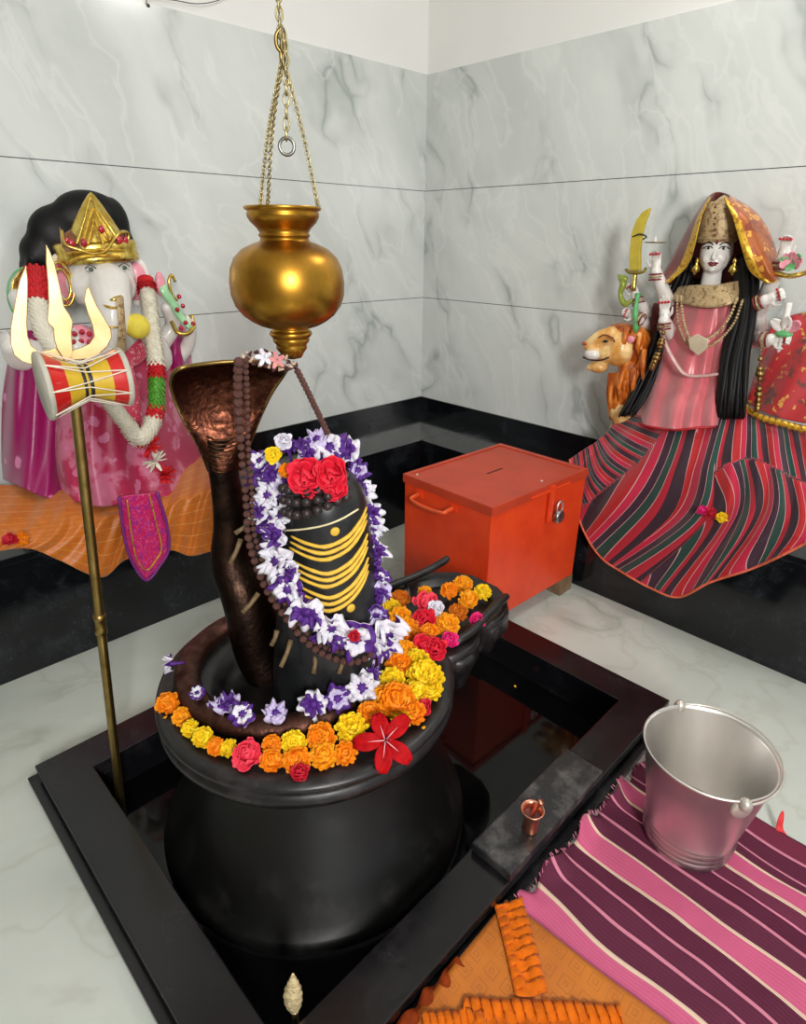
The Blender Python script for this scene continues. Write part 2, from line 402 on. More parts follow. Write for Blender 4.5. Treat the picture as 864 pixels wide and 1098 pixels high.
# body rising behind left of the lingam
b = MB(); pts = cr([H(296, 742, .10), H(278, 700, .06), H(266, 645, .03), H(250, 600, -.01), H(248, 560, -.01), H(242, 520, 0), H(238, 495, .0), H(236, 470, 0.0)], 30)
rad = [a[0] for a in cr([(.05,), (.064,), (.066,), (.058,), (.046,), (.037,), (.036,), (.036,)], 30)]
b.tube(pts, rad, 18, flat=.8); b.build('body', metalm('blackened_bronze', (30, 22, 20), (58, 42, 34), .35, .55, 20, .6), co)
rows = [[(224, 505, -.0), (230, 505, .025), (238, 506, .032), (249, 505, .027), (258, 503, -.0)],
        [(213, 478, -.0), (224, 482, .02), (238, 484, .026), (254, 482, .022), (268, 474, 0)],
        [(198, 452, .005), (215, 462, .008), (238, 466, .01), (262, 460, .01), (279, 446, .005)],
        [(187, 428, .02), (208, 436, .0), (238, 441, -.01), (270, 434, .0), (291, 421, .02)],
        [(183, 410, .045), (205, 411, .012), (240, 413, 0.0), (278, 411, .012), (303, 403, .045)],
        [(186, 400, .075), (208, 395, .045), (242, 392, .035), (278, 392, .045), (307, 395, .075)],
        [(196, 394, .085), (214, 391, .07), (243, 388, .06), (276, 388, .07), (300, 392, .085)]]
b = MB(); b.grid(cloth(rows, H, 33, 44, lambda s, t: .0012*math.sin(t*150)*(1 if t < .55 else .3)))
hoodm = metalm('bronze_hood', (58, 32, 26), (112, 66, 48), .3, .5, 60, .9)
b.build('hood', hoodm, co, solid=.008)
b = MB(); pe = [r[0] for r in rows]+rows[-1][1:]+[r[-1] for r in rows[::-1]][1:]
b.tube([H(*p) for p in cr(pe, 60)], .0045, 8); b.build('hood_rim', brassD, co)
for j in range(9):
    t = j/8; b = MB(); w0 = 11+t*5; v0 = 504-t*34
    b.tube([H(u, v, w) for u, v, w in cr([(238-w0, v0-2, .022), (232, v0+2, .033), (243, v0+2, .033), (238+w0+2, v0-2, .022)], 8)], .0022, 6); b.build('belly_scale', darkbr, co)
# ------------------------------------------------------------------ hanging brass pot
pc = plane_at(-1.944, -1.544); p0 = pc(308, 300)
def pz(y): return 1.4545-(y-222)*.00163
prof = [(40, 222), (41, 223.5), (40, 225.5), (37, 227), (38.5, 229), (38, 233), (35, 238), (29, 244), (26, 249), (27.5, 250.5), (27.5, 252.5), (25.5, 254), (27, 257.5), (36, 260.5), (47, 266), (56, 275), (61, 287), (63, 301), (62.5, 315), (59, 327), (51, 338), (42, 345), (34, 349.5), (27, 352), (21, 353), (20, 355), (23.5, 357), (24.5, 360), (22, 363.5), (20, 364), (21, 366), (20.5, 369), (17.5, 372), (17.5, 374), (17.8, 377), (14, 382), (11, 388), (4, 390)]
hp = thing('hanging_pot', 'round brass dripping pot hanging on chains above the lingam', 'pot', (p0.x, p0.y, pz(390)))
K_ = .00172
b = MB(); b.lathe([(r*K_, pz(y)) for r, y in prof if y <= 353], (p0.x, p0.y, 0), 64)
b.lathe([(r*K_-.003, pz(y)) for r, y in prof if y <= 349 and y > 222], (p0.x, p0.y, 0), 64); b.build('pot_body', brass, hp)
b = MB(); b.lathe([(r*K_, pz(y)) for r, y in prof if y >= 353], (p0.x, p0.y, 0), 40); b.build('drip_spout', brass, hp)
def links(pts, n, r, w, l, twist=True, up=None):
    P = [Vector(p) for p in cr([tuple(p) for p in pts], n)]; bb = MB()
    for i in range(n-1):
        c = (P[i]+P[i+1])/2; t = (P[i+1]-P[i]).normalized(); s_ = t.cross(CW).normalized()
        if i % 2 and twist: s_ = t.cross(s_).normalized()
        ring = [c + t*(l*math.cos(2*PI*k/12)) + s_*(w*math.sin(2*PI*k/12)) for k in range(12)]
        bb.tube(ring, r, 6, closed=True)
    return bb
hook = pc(303, 62)
ck = metalm('chain_metal', (150, 138, 100), (190, 176, 130), .3, .5, 40)
for u, w in ((279, .035), (287, -.055), (341, .0)):
    links([hook, pc(u*.5+303*.5+(-3 if u < 300 else 2), 140, w*.5), pc(u, 221, w)], 46, .0011, .0032, .0046).build('chain', ck, hp)
links([pc(298, -30), pc(299, 10), pc(302, 45)], 9, .0016, .0055, .011).build('upper_chain', ck, hp)
b = MB(); b.tube([pc(u, v) for u, v in cr([(301, 30), (296, 38), (297, 50), (303, 56), (306, 48), (303, 40), (301, 55), (302, 68)], 30)], .0032, 8); b.build('hook', brassD, hp)
links([pc(303, 35, .01), pc(306, 60, .015), pc(307, 100, .015), pc(307, 148, .015)], 13, .0016, .005, .0105).build('loose_chain', ck, hp)
b = MB(); c = pc(307.5, 157, .015); b.tube([c+CR*(.013*math.cos(k*PI/10))+Vector((0, 0, 1))*(.013*math.sin(k*PI/10)) for k in range(20)], .003, 8, closed=True); b.build('chain_ring', metalm('grey_ring', (130, 130, 125), (160, 160, 150), .3, .4), hp)
# wire near the ceiling line
b = MB(); b.tube([G(*p) for p in cr([(158, 7, .01), (159, -2, .02), (185, 0, .03), (210, 4, .03), (232, 1, .03), (250, -8, .02)], 30)], .0016, 6)
b.ball(G(159, 6, .008), .006, 10, 8)
single(b, 'cord', mat('dark_wire', (70, 60, 55), .6), 'thin dark loose wire drooping at the top of the left wall', 'wire', G(158, 7, .01))
# ------------------------------------------------------------------ trident and drum
foot = Vector(at_z(131, 874, -.05)); Tn = plane_at(-2.345, -1.315)
def TT(u, v, w=0): return Tn(u, v, w)
tr = thing('trident', 'tall brass trident leaning over the left corner of the basin', 'trident', foot)
ptop = TT(76, 392)
b = MB(); P = [foot.lerp(ptop, i/24) for i in range(25)]; b.tube(P, .0105, 16); b.build('pole', brassD, tr)
b = MB(); c = TT(112, 681); ax = (ptop-foot).normalized(); M = ax.to_track_quat('Z', 'Y').to_matrix().to_4x4()
fr = (c-foot).length/(ptop-foot).length; c = foot.lerp(ptop, fr)
b.lathe([(.0108, -.03), (.0135, -.028), (.0135, -.014), (.0118, -.01), (.0118, .01), (.014, .013), (.0145, .022), (.0108, .026)], c, 20, M=M); b.build('collar', brassD, tr)
def blade(pts, name):
    P = [TT(u, v) for u, v in pts]; bb = MB(); bb.prism(P, -Tn.n*.007); return bb.build(name, brassP, tr, bevel=.0015)
mid = [(49.3, 262), (53, 268), (58.5, 281), (61, 292), (64, 305), (69, 329), (75, 338), (78.5, 345), (77, 356), (77.5, 368), (79.5, 386), (70, 388), (61, 374), (58, 364), (57, 352), (51, 346), (50.5, 342), (52, 324), (51.2, 302), (49.2, 282)]
blade(mid, 'center_prong')
lft = [(28, 284), (30, 300), (30, 320), (29, 347), (30, 361), (34, 371), (42, 377), (52, 376), (60, 373), (70, 388), (58, 384), (42, 385), (34, 391), (24, 388), (15, 381), (11, 369), (11, 352), (14, 335), (17, 318), (21, 300)]
blade(lft, 'side_prong')
rgt = [(95.5, 307), (98, 314), (104, 328), (112, 341), (119, 353), (120, 362), (115, 372), (106, 380), (95, 385), (82, 386), (70, 388), (78, 376), (88, 373), (96, 369), (101, 361), (99, 349), (94, 336), (90, 322), (92, 311)]
blade(rgt, 'side_prong')
dax = (CR*.78 + Vector((CW.x, CW.y, 0)).normalized()*.62 + Vector((0, 0, .0))).normalized()
dc = TT(91, 409, .045); M = dax.to_track_quat('Z', 'Y').to_matrix().to_4x4()
dm = thing('hourglass_drum', 'small red and yellow hourglass drum tied on the trident', 'drum', dc)
HL = .07
redM = mat('drum_red_paint', (188, 22, 18), .4, coat=.3); drY = mat('drum_yellow_paint', (196, 162, 36), .45); skn = mat('drum_skin', (176, 172, 158), .6, var=.15, vs=25); cord_m = mat('white_cord', (216, 208, 190), .8); blk = mat('black_band', (26, 24, 22), .5)
sh = [(.06, -HL), (.06, -.065), (.054, -.056), (.042, -.034), (.033, -.013), (.03, 0), (.032, .013), (.04, .034), (.049, .056), (.053, .065), (.053, HL)]
b = MB(); b.lathe(cr(sh, 45), dc, 40, M=M, mi=0)
for i, f in enumerate(b.f):
    zc = abs((M.inverted() @ (b.v[f[0]]-dc)).z); b.mi[i] = 1 if zc < .036 else 0
b.build('shell', [redM, drY], dm)
b = MB()
for z_ in (-.006, .006): b.lathe([(.0305, z_-.004), (.032, z_), (.0305, z_+.004)], dc, 32, M=M)
b.build('waist_band', blk, dm)
for sg in (-1, 1):
    b = MB(); r = .061 if sg < 0 else .055; b.lathe([(0, sg*(HL+.002)), (r*.97, sg*(HL+.002)), (r, sg*HL), (r, sg*(HL-.006)), (r*.95, sg*(HL-.008))], dc, 40, M=M); b.build('drum_skin', skn, dm)
for k in range(8):
    b = MB(); a0 = 2*PI*k/8; a1 = a0+PI/8
    def dp(r, a, z): return M @ Vector((r*math.cos(a), r*math.sin(a), z))+dc
    b.tube([dp(.0622, a0, -.066), dp(.035, a0+.12, 0), dp(.056, a0+PI/8, .066)], .0013, 6); b.tube([dp(.056, a0+PI/8, .066), dp(.035, a0+PI/4-.12, 0), dp(.0622, a0+PI/4, -.066)], .0013, 6); b.build('lacing_cord', cord_m, dm)
# ------------------------------------------------------------------ orange donation box
orgF = N('orange_enamel'); v = orgF.coord(); n1 = orgF.noise(v, 9, 5, .65); n2 = orgF.noise(v, 70, 3, .6)
c = orgF.ramp(n1.outputs[0], [(.3, lin((214, 58, 22))), (.7, lin((232, 74, 30)))])
c = orgF.mix(orgF.math('MULTIPLY', orgF.ramp(n2.outputs[0], [(.66, (0, 0, 0, 1)), (.76, (1, 1, 1, 1))]), .45), c, lin((120, 40, 24)))
orgF.col(c); orgF.set(Roughness=.32); orgF = orgF.m
orgT = mat('orange_lid_enamel', (186, 62, 34), .45, var=.12, vs=7)
bx = thing('donation_box', 'orange painted metal donation box with a slotted lid', 'box', (-.8, -1.2, .078))
c0 = Vector((-1.1, -1.43, 0)); 
A0, A1, B1 = Vector((-1.096, -1.43)), Vector((-.505, -1.445)), Vector((-1.09, -.985))
def BX(a, b_, z): p = A0+(A1-A0)*a+(B1-A0)*b_; return Vector((p.x, p.y, z))
bM = Matrix(((A1.x-A0.x, B1.x-A0.x, 0, A0.x), (A1.y-A0.y, B1.y-A0.y, 0, A0.y), (0, 0, 1, 0), (0, 0, 0, 1)))
b = MB(); b.box((.004, .005, .078), (.996, .995, .53), bM); b.build('body', orgF, bx, bevel=.003)
b = MB(); b.box((-.006, -.008, .531), (1.006, 1.008, .562), bM); 
for lo, hi in (((-.006, -.008, .562), (.04, 1.008, .566)), ((.96, -.008, .562), (1.006, 1.008, .566)), ((.04, -.008, .562), (.96, .04, .566)), ((.04, .96, .562), (.96, 1.008, .566))): b.box(lo, hi, bM)
b.build('lid', orgT, bx, bevel=.002)
b = MB(); b.box((.42, .52, .5622), (.58, .535, .5632), bM); b.build('coin_slot', mat('slot_dark', (30, 12, 10), .8), bx)
b = MB(); hy = [.80, .80, .78, .6, .42, .40, .40]; hx = [0, -.05, -.09, -.095, -.09, -.05, 0]; hz = [.505, .503, .497, .492, .497, .503, .505]
b.tube([BX(x, y, z) for x, y, z in cr(list(zip(hx, hy, hz)), 26)], .006, 8, flat=1.6); b.build('handle', mat('orange_handle', (222, 84, 40), .35), bx)
for y in (.8, .4):
    b = MB(); b.box((-.012, y-.04, .49), (.004, y+.04, .52), bM); b.build('handle_plate', orgF, bx, bevel=.001)
b = MB(); b.box((.36, -.022, .537), (.78, -.008, .545), bM); b.build('hinge_rod', orgF, bx, bevel=.001)
b = MB(); b.box((.555, -.03, .41), (.60, -.008, .56), bM); b.build('hasp', orgF, bx, bevel=.001)
for x, y in ((.58, .1), (.06, .92)):
    b = MB(); b.ball(BX(x, y, .563), (.006, .006, .003), 10, 6); b.build('rivet', steelW, bx)
pl = thing('padlock', 'small round steel padlock hanging from the hasp of the orange box', 'padlock', BX(.62, -.04, .41))
nb = Vector((-.025, -1, 0)).normalized(); xb = Vector((1, -.025, 0)).normalized(); cpl = BX(.645, -.055, .425)
M = nb.to_track_quat('Z', 'Y').to_matrix().to_4x4()
b = MB(); b.lathe([(0, -.012), (.024, -.012), (.027, -.008), (.027, .006), (.023, .011), (.016, .0125), (.012, .010), (0, .010)], cpl, 32, M=M); b.build('lock_body', metalm('padlock_steel', (140, 140, 142), (190, 190, 190), .25, .35), pl)
b = MB(); b.tube([cpl+xb*x+Vector((0, 0, z)) for x, z in cr([(-.018, .015), (-.018, .045), (-.010, .06), (0, .064), (.010, .06), (.018, .045), (.018, .015)], 20)], .0042, 8); b.build('shackle', steel, pl)
b = MB(); b.lathe([(0, .0135), (.0025, .0135), (.0025, .01)], cpl, 12, M=M); b.build('keyhole', blk, pl)
wood = mat('rough_wood', (124, 100, 74), .8, var=.3, vs=18, bump=.5)
for k, (x, y, hz_, lb) in enumerate(((.93, .07, .0765, 'short wooden block propping up the near right corner of the orange box'), (.93, .9, .0765, 'short wooden block under the far right corner of the orange box'))):
    p = BX(x, y, 0); b = MB(); b.box((-.045, -.03, 0), (.045, .03, hz_), Matrix.Translation(p)); single(b, 'wooden_block', wood, lb, 'block', p, bevel=.003)
# ------------------------------------------------------------------ steel bucket
BC = Vector((-1.362, -2.318, .0105))
bk = thing('steel_bucket', 'open steel bucket standing on the striped rug', 'bucket', BC)
b = MB(); out = [(0, .012), (.092, .012), (.094, 0), (.1, 0), (.1, .012), (.106, .017), (.1, .022), (.1, .027), (.108, .033), (.101, .039), (.102, .044), (.110, .051), (.104, .058), (.12, .15), (.1445, .288), (.148, .29), (.150, .294), (.148, .298), (.1455, .297)]
b.lathe(out+[(.1425, .288), (.118, .15), (.1, .03), (.094, .018), (0, .016)], BC, 96); b.build('bucket_body', steel, bk)
hd = Vector((math.cos(math.radians(49)), math.sin(math.radians(49)), 0)); sd = Vector((-hd.y, hd.x, 0))
ears = []
for sg, px in ((-1, None), (1, None)):
    e = BC+hd*sg*.146+Vector((0, 0, .268)); ears.append(e)
    b = MB(); M = (hd*sg).to_track_quat('Z', 'Y').to_matrix().to_4x4()
    b.lathe([(0, .004), (.02, .004), (.024, 0), (.024, -.004)], e, 20, M=M); b.build('ear', steelW, bk)
    b = MB(); c = e+hd*sg*.006+Vector((0, 0, .022)); b.ball(c, (.014, .014, .017), 14, 10); b.build('ear_loop', steelW, bk)
b = MB(); P = []
for i in range(41):
    a = PI*i/40; p = BC+Vector((0, 0, .29))+hd*(-.155*math.cos(a)) - sd*(.150*math.sin(a))*1 + Vector((0, 0, -.0+.002+.012*math.sin(a)))
    P.append(p)
b.tube(P, .0028, 8); b.build('bail', steelW, bk)
# ------------------------------------------------------------------ rug
stp = [(-1.835, (202, 98, 134)), (-1.757, (222, 196, 172)), (-1.748, (88, 40, 60)), (-1.697, (206, 130, 152)), (-1.691, (88, 40, 60)), (-1.644, (206, 130, 152)), (-1.638, (84, 36, 56)), (-1.59, (222, 196, 172)), (-1.582, (202, 96, 132)), (-1.523, (222, 196, 172)), (-1.515, (88, 40, 60)), (-1.466, (206, 130, 152)), (-1.46, (78, 32, 52)), (-1.413, (210, 130, 155)), (-1.407, (100, 44, 66)), (-1.375, (222, 196, 172)), (-1.368, (200, 92, 130)), (-1.318, (222, 196, 172)), (-1.31, (84, 36, 56)), (-1.287, (206, 130, 152)), (-1.281, (84, 36, 56)), (-1.231, (206, 130, 152)), (-1.225, (110, 44, 64))]
RX0, RX1 = -1.835, -1.165
k = N('rug_cloth'); uv = k.coord('UV'); sep = k.new('ShaderNodeSeparateXYZ'); k.link(uv, sep.inputs[0])
c = k.ramp(sep.outputs[0], [((x-RX0)/(RX1-RX0), lin(cc)) for x, cc in stp], 'CONSTANT')
rib = k.math('LESS_THAN', k.math('FRACT', k.math('MULTIPLY', sep.outputs[0], 78)), .3)
c = k.mix(k.math('MULTIPLY', rib, .22), c, lin((150, 40, 80)))
nn = k.noise(k.coord(), 26, 4); c = k.mix(k.math('MULTIPLY', nn.outputs[0], .16), c, lin((70, 30, 48)))
k.col(c); k.set(Roughness=.9, Specular_IOR_Level=.2); k.bump(k.noise(k.coord(), 500, 2).outputs[0], .3, .002); rugM = k.m
def rugz(x, y):
    z = .008+.005*math.sin(x*21+y*9)*math.sin(y*13)+.005*mnoise.noise(Vector((x*14, y*14, 0)))
    e = max(0, 1-(-2.128-y)/.05); z += .045*e*e*(.5+.5*math.sin(x*40)) * (1 if x < -1.3 else .3)
    d = math.hypot(x-BC.x, y-BC.y)
    if d < .15: z = z*max(0, (d-.11)/.04)+.008*min(1, (.15-d)/.04) if d > .11 else .008
    return max(z, .008)
b = MB(); P = []
for j in range(110):
    y = -2.128-j*.011; P.append([Vector((RX0+(RX1-RX0)*i/90+.006*math.sin(y*17)*(1-i/45)+.01*mnoise.noise(Vector((i*.1, y*5, 2))), y+.008*math.sin(i*.5), rugz(RX0+(RX1-RX0)*i/90, y))) for i in range(91)])
b.grid(P)
single(b, 'rug', rugM, 'striped rug in mauve, pink and cream on the floor under the bucket', 'rug', (-1.5, -2.7, .003), solid=.003)
frM = mat('fringe_thread', (196, 120, 140), .9)
fb = MB()
for i in range(95):
    x = RX0+(RX1-RX0)*(i+.5)/95; z = rugz(x, -2.128)
    if i % 3 == 1: continue
    fb.tube([(x, -2.13, z), (x+rnd.uniform(-.006, .006), -2.124, z+rnd.uniform(.004, .012))], .0012, 5)
fo = single(fb, 'rug_fringe', frM, 'thin pink fringe threads along the edge of the striped rug beside the basin', 'fringe', (-1.5, -2.12, .003)); fo['kind'] = 'stuff'
rib_ = mat('red_ribbon', (206, 24, 30), .6, sheen=.3)
b = MB(); P = [[at_z(u, v, z)+Vector((0, 0, 0)) for u, v, z in r] for r in ([(838, 868, .05), (841, 869, .05)], [(833, 878, .035), (841, 880, .035)], [(831, 888, .008), (838, 890, .008)], [(832, 896, .006), (850, 900, .006)])]
b.grid(P); single(b, 'ribbon', rib_, 'small crumpled red ribbon on the marble floor beside the rug', 'ribbon', at_z(834, 890, .005), solid=.003, sub=2)
# ------------------------------------------------------------------ orange worship cloth in front
k = N('orange_print_cloth'); uv = k.coord('UV'); mp = k.new('ShaderNodeMapping'); k.link(uv, mp.inputs[0]); mp.inputs['Scale'].default_value = (1, 1, 1)
sep = k.new('ShaderNodeSeparateXYZ'); k.link(mp.outputs[0], sep.inputs[0])
fx = k.math('ABSOLUTE', k.math('SUBTRACT', k.math('FRACT', k.math('MULTIPLY', sep.outputs[0], 10)), .5)); fy = k.math('ABSOLUTE', k.math('SUBTRACT', k.math('FRACT', k.math('MULTIPLY', sep.outputs[1], 10)), .5))
mx = k.math('MAXIMUM', fx, fy); sq = k.math('LESS_THAN', k.math('ABSOLUTE', k.math('SUBTRACT', k.math('FRACT', k.math('MULTIPLY', mx, 5)), .5)), .16)
dx_ = k.math('GREATER_THAN', k.math('FRACT', k.math('MULTIPLY', sep.outputs[0], 126)), .5); dy_ = k.math('GREATER_THAN', k.math('FRACT', k.math('MULTIPLY', sep.outputs[1], 126)), .5)
dot = k.math('MULTIPLY', sq, k.math('MULTIPLY', dx_, dy_))
dot = k.math('MULTIPLY', dot, k.math('LESS_THAN', mx, .42))
c = k.ramp(k.noise(k.coord(), 9, 4).outputs[0], [(.3, lin((168, 88, 2))), (.7, lin((188, 106, 6)))])
c = k.mix(k.math('MULTIPLY', dot, .9), c, lin((92, 50, 10))); k.col(c); k.set(Roughness=.6); k.b.inputs['Sheen Weight'].default_value = .1
k.bump(k.noise(k.coord(), 300, 2).outputs[0], .2, .002); clM = k.m
ruM = mat('orange_ruffle', (204, 98, 2), .75, spec=.15, var=.2, vs=40, sheen=.1, bump=.3, bs=300)
CLX = [(-1.845, -2.112), (-2.24, -2.135), (-2.32, -2.55), (-1.80, -2.52)]
def clz(x, y): return .028+.006*math.sin(x*23+1)*math.sin(y*19)+.02*max(0, min(1, (-2.11-y)/-.2+1))*.5
b = MB(); P = []
for j in range(40):
    t = j/39; r_ = []
    for i in range(50):
        s_ = i/49
        a = Vector(CLX[0]).lerp(Vector(CLX[1]), s_); c_ = Vector(CLX[3]).lerp(Vector(CLX[2]), s_); q = a.lerp(c_, t)
        r_.append(Vector((q.x, q.y, clz(q.x, q.y))))
    P.append(r_)
b.grid(P); oc = thing('orange_cloth', 'orange printed cloth with pleated ruffle trims lying in front of the basin', 'cloth', (-2.0, -2.3, .02))
b.build('printed_panel', clM, oc, solid=.004)
def ruffle(A, B, wd, n, name, lift=.006, amp=.009, tw=.0):
    bb = MB(); A, B = Vector(A), Vector(B); d = (B-A); nrm = Vector((-d.y, d.x)).normalized(); P = []
    for j in range(9):
        row = []
        for i in range(n*6+1):
            s_ = i/(n*6); ph = 2*PI*i/6
            q = A+d*s_+nrm*wd*(j/8-.5) + d.normalized()*(.006*math.sin(ph*1+j*.5))
            z = clz(q.x, q.y)+lift+amp*(.5+.5*math.sin(ph+.9*math.sin(j*.9)))*(.5+.5*abs(math.sin((j/8)*PI*2)))+ .007*mnoise.noise(Vector((q.x*60, q.y*60, 1)))
            row.append(Vector((q.x, q.y, z)))
        P.append(row)
    bb.grid(P); return bb.build(name, ruM, oc, solid=.003)
def fl2(u, v): q = at_z(u, v, .04); return (q.x, q.y)
ruffle(fl2(545, 968), fl2(570, 1064), .066, 9, 'ruffle_trim', amp=.006)
ruffle(fl2(672, 1098), fl2(500, 1092), .075, 15, 'ruffle_trim', amp=.008)
ruffle(fl2(455, 1106), fl2(520, 1100), .06, 8, 'ruffle_trim', amp=.008)
ruM2 = mat('dark_orange_edge', (120, 44, 6), .8, var=.3, vs=60, spec=.15)
b = MB(); P = [[(x, -2.118-.004*math.sin(x*90)-j*.012, .03+.02*(1-j/3)*(.6+.4*math.sin(x*130))) for x in [(-2.02-.0035*i) for i in range(75)]] for j in range(4)]
b.grid(P); b.build('gathered_edge', ruM2, oc, solid=.003)
# ------------------------------------------------------------------ copper cup and spoon
cc = Vector((-1.700, -2.068, .0985)); cu = thing('copper_cup', 'tiny copper cup on the black slab', 'cup', cc)
b = MB(); b.lathe([(0, .002), (.012, .002), (.014, 0), (.019, 0), (.020, .006), (.018, .010), (.0195, .04), (.022, .058), (.027, .064), (.0285, .067), (.026, .068), (.0215, .060), (.018, .04), (.0165, .012), (0, .010)], cc, 40); b.build('cup_body', copper, cu)
b = MB(); b.lathe([(0, .05), (.0195, .05)], cc, 32); b.build('offering_water', mat('reddish_water', (96, 40, 30), .05), cu)
b = MB(); rt = CR.copy(); rt.z = 0; rt.normalize()
P = [cc+Vector((0, 0, .035))-rt*.006, cc+Vector((0, 0, .06))+rt*.004, cc+Vector((0, 0, .085))+rt*.014, cc+Vector((0, 0, .095))+rt*.019]
b.tube([Vector(p) for p in cr([tuple(p) for p in P], 14)], [.0045]*9+[.006, .008, .009, .008, .004], 10); b.ball(cc+Vector((0, 0, .045))-rt*.005, (.009, .009, .005), 12, 8)
single(b, 'copper_spoon', copper, 'small copper spoon leaning inside the tiny copper cup', 'spoon', cc+Vector((0, 0, .03)))
# ladle handle at the bottom of the frame
sp = plane_at(-2.262, -2.02); b = MB()
P = cr([sp(u, v) for u, v in [(320, 1300), (318, 1098), (316, 1083)]] and [tuple(sp(u, v)) for u, v in [(320, 1170), (319, 1130), (317, 1098), (316, 1084)]], 14)
ld = thing('ladle', 'leaf shaped brass handle end of a ladle standing upright in the near basin corner', 'ladle', Vector(P[0]))
b.tube([Vector(p) for p in P], .0058, 10); b.build('shaft', metalm('ladle_brass', (170, 146, 104), (210, 186, 140), .3, .45), ld)
b = MB(); P = cr([tuple(sp(u, v)) for u, v in [(316, 1086), (315, 1078), (314, 1068), (314, 1058), (314, 1050), (314, 1044)]], 22)
b.tube([Vector(p) for p in P], [a[0]*(1+.12*math.sin(i*2.2)) for i, a in enumerate(cr([(.006,), (.014,), (.017,), (.0135,), (.007,), (.002,)], 22))], 14, flat=.6, up=tuple(sp.n)); b.build('leaf_finial', mat('finial_pale_gold', (232, 208, 160), .45, .4, var=.3, vs=90, bump=1, bs=160), ld)
# ------------------------------------------------------------------ flowers
def mg_mat(nm, c1, c2):
    k = N(nm); n = k.noise(k.coord(), 260, 3, .6); k.col(k.ramp(n.outputs[0], [(.3, lin(c1)), (.65, lin(c2))])); k.set(Roughness=.65); k.b.inputs['Subsurface Weight'].default_value = .15; k.b.inputs['Subsurface Scale'].default_value = .004; return k.m
FM = {'o': mg_mat('marigold_orange', (236, 126, 0), (252, 164, 16)), 'g': mg_mat('marigold_gold', (240, 150, 4), (252, 184, 30)), 'y': mg_mat('marigold_yellow', (240, 196, 10), (252, 226, 40)),
      'd': mg_mat('marigold_rust', (196, 96, 6), (226, 134, 20)), 'p': mg_mat('petal_pink_red', (214, 20, 52), (242, 70, 96)), 'r': mg_mat('petal_crimson', (168, 4, 28), (206, 18, 48)),
      's': mg_mat('petal_scarlet', (200, 6, 34), (226, 24, 58)), 'm': mg_mat('petal_magenta', (206, 0, 92), (232, 26, 124)), 'w': mg_mat('petal_white', (196, 190, 208), (232, 228, 234)),
      'v': mg_mat('petal_violet', (54, 14, 96), (92, 36, 140)), 'l': mg_mat('petal_lilac', (130, 100, 180), (226, 218, 236))}
grn = mat('flower_green', (96, 120, 40), .6); palegrn = mat('pale_green', (190, 200, 150), .6)
def petal(bb, c, out, up, ln, wd, curl, mi=0, n=4, tip=0.0, cup=.25):
    """one curved petal: base c, grows along out, bends towards up"""
    out = out.normalized(); s_ = out.cross(up)
    if s_.length < 1e-4: s_ = out.orthogonal()
    s_.normalize(); up2 = s_.cross(out).normalized(); P = []
    for j in range(n+1):
        t = j/n; a = curl*t; ctr = c+out*(ln*t*math.cos(a*.6))+up2*(ln*t*math.sin(a*.6)); w_ = wd*math.sin(PI*(.12+.75*t))*(1-tip*t*t)
        P.append([ctr+s_*(w_*x)+up2*(cup*wd*abs(x)**2) for x in (-1, -.4, .4, 1)])
    bb.grid(P, False, mi)
def marigold(seed, mi_mat, R=1.0, ruff=1.0):
    r = random.Random(seed); bb = MB(); n = 78
    bb.ball((0, 0, .25), (.62, .62, .5), 10, 6)
    for i in range(n):
        f = (i+.5)/n; ph = math.acos(1-1.25*f); th = i*2.39996+r.uniform(-.2, .2)
        d = Vector((math.sin(ph)*math.cos(th), math.sin(ph)*math.sin(th), math.cos(ph)))
        c = Vector((d.x*.5, d.y*.5, d.z*.4+.22)); up = Vector((0, 0, 1)) if d.z < .9 else Vector((1, 0, 0))
        petal(bb, c, d+Vector((r.uniform(-.2, .2), r.uniform(-.2, .2), r.uniform(-.1, .2)))*ruff, up, r.uniform(.38, .52), r.uniform(.15, .21), r.uniform(.3, 1.0), 0, 3)
    return bb
def ruffled(seed, n=26):
    r = random.Random(seed); bb = MB()
    for i in range(n):
        f = (i+.5)/n; ph = math.acos(1-1.1*f); th = i*2.39996
        d = Vector((math.sin(ph)*math.cos(th), math.sin(ph)*math.sin(th), math.cos(ph)))
        petal(bb, d*.25+Vector((0, 0, .2)), d, Vector((0, 0, 1)) if d.z < .9 else Vector((1, 0, 0)), r.uniform(.6, .85), r.uniform(.28, .42), r.uniform(-.3, 1.4), 0, 5, cup=r.uniform(.1, .6))
    return bb
def trumpet(seed, tube_l=2.0, ragged=.25, layers=2, inner=.3):
    """white-lobed violet trumpet flower facing +z; slots 0 lobe 1 tube"""
    r = random.Random(seed); bb = MB(); tb = MB()
    tb.tube([(0, 0, -tube_l), (.03, 0, -tube_l*.7), (0, .02, -.5), (0, 0, -.1)], [.13, .12, .2, .36], 10)
    for L_ in range(layers):
        nl = 5; n = 50; P = []; a0 = r.uniform(0, 6)+L_*PI/5; sc_ = 1-.25*L_
        for j in range(8):
            t = j/7; row = []
            for i in range(n):
                a = 2*PI*i/n; lob = abs(math.cos(nl*(a-a0)/2)); lob2 = lob**.6
                rr = (.12+.24*t*.8+.66*max(0, t-.25)**1.1*1.2*(.76+.24*lob2))*sc_
                rag = ragged*t*t*mnoise.noise(Vector((math.cos(a)*2.5+seed, math.sin(a)*2.5, t*2+L_)))
                z = -.55+.95*t-.45*t*t*t*(1+.6*lob)+rag*1.3+.12*L_*t
                rr *= 1+rag*.6; row.append((rr*math.cos(a), rr*math.sin(a), z))
            P.append(row)
        bb.grid(P, True, lambda u, t: 1 if t < inner-.08*L_ else 0)
    return bb, tb
PROTO = {}
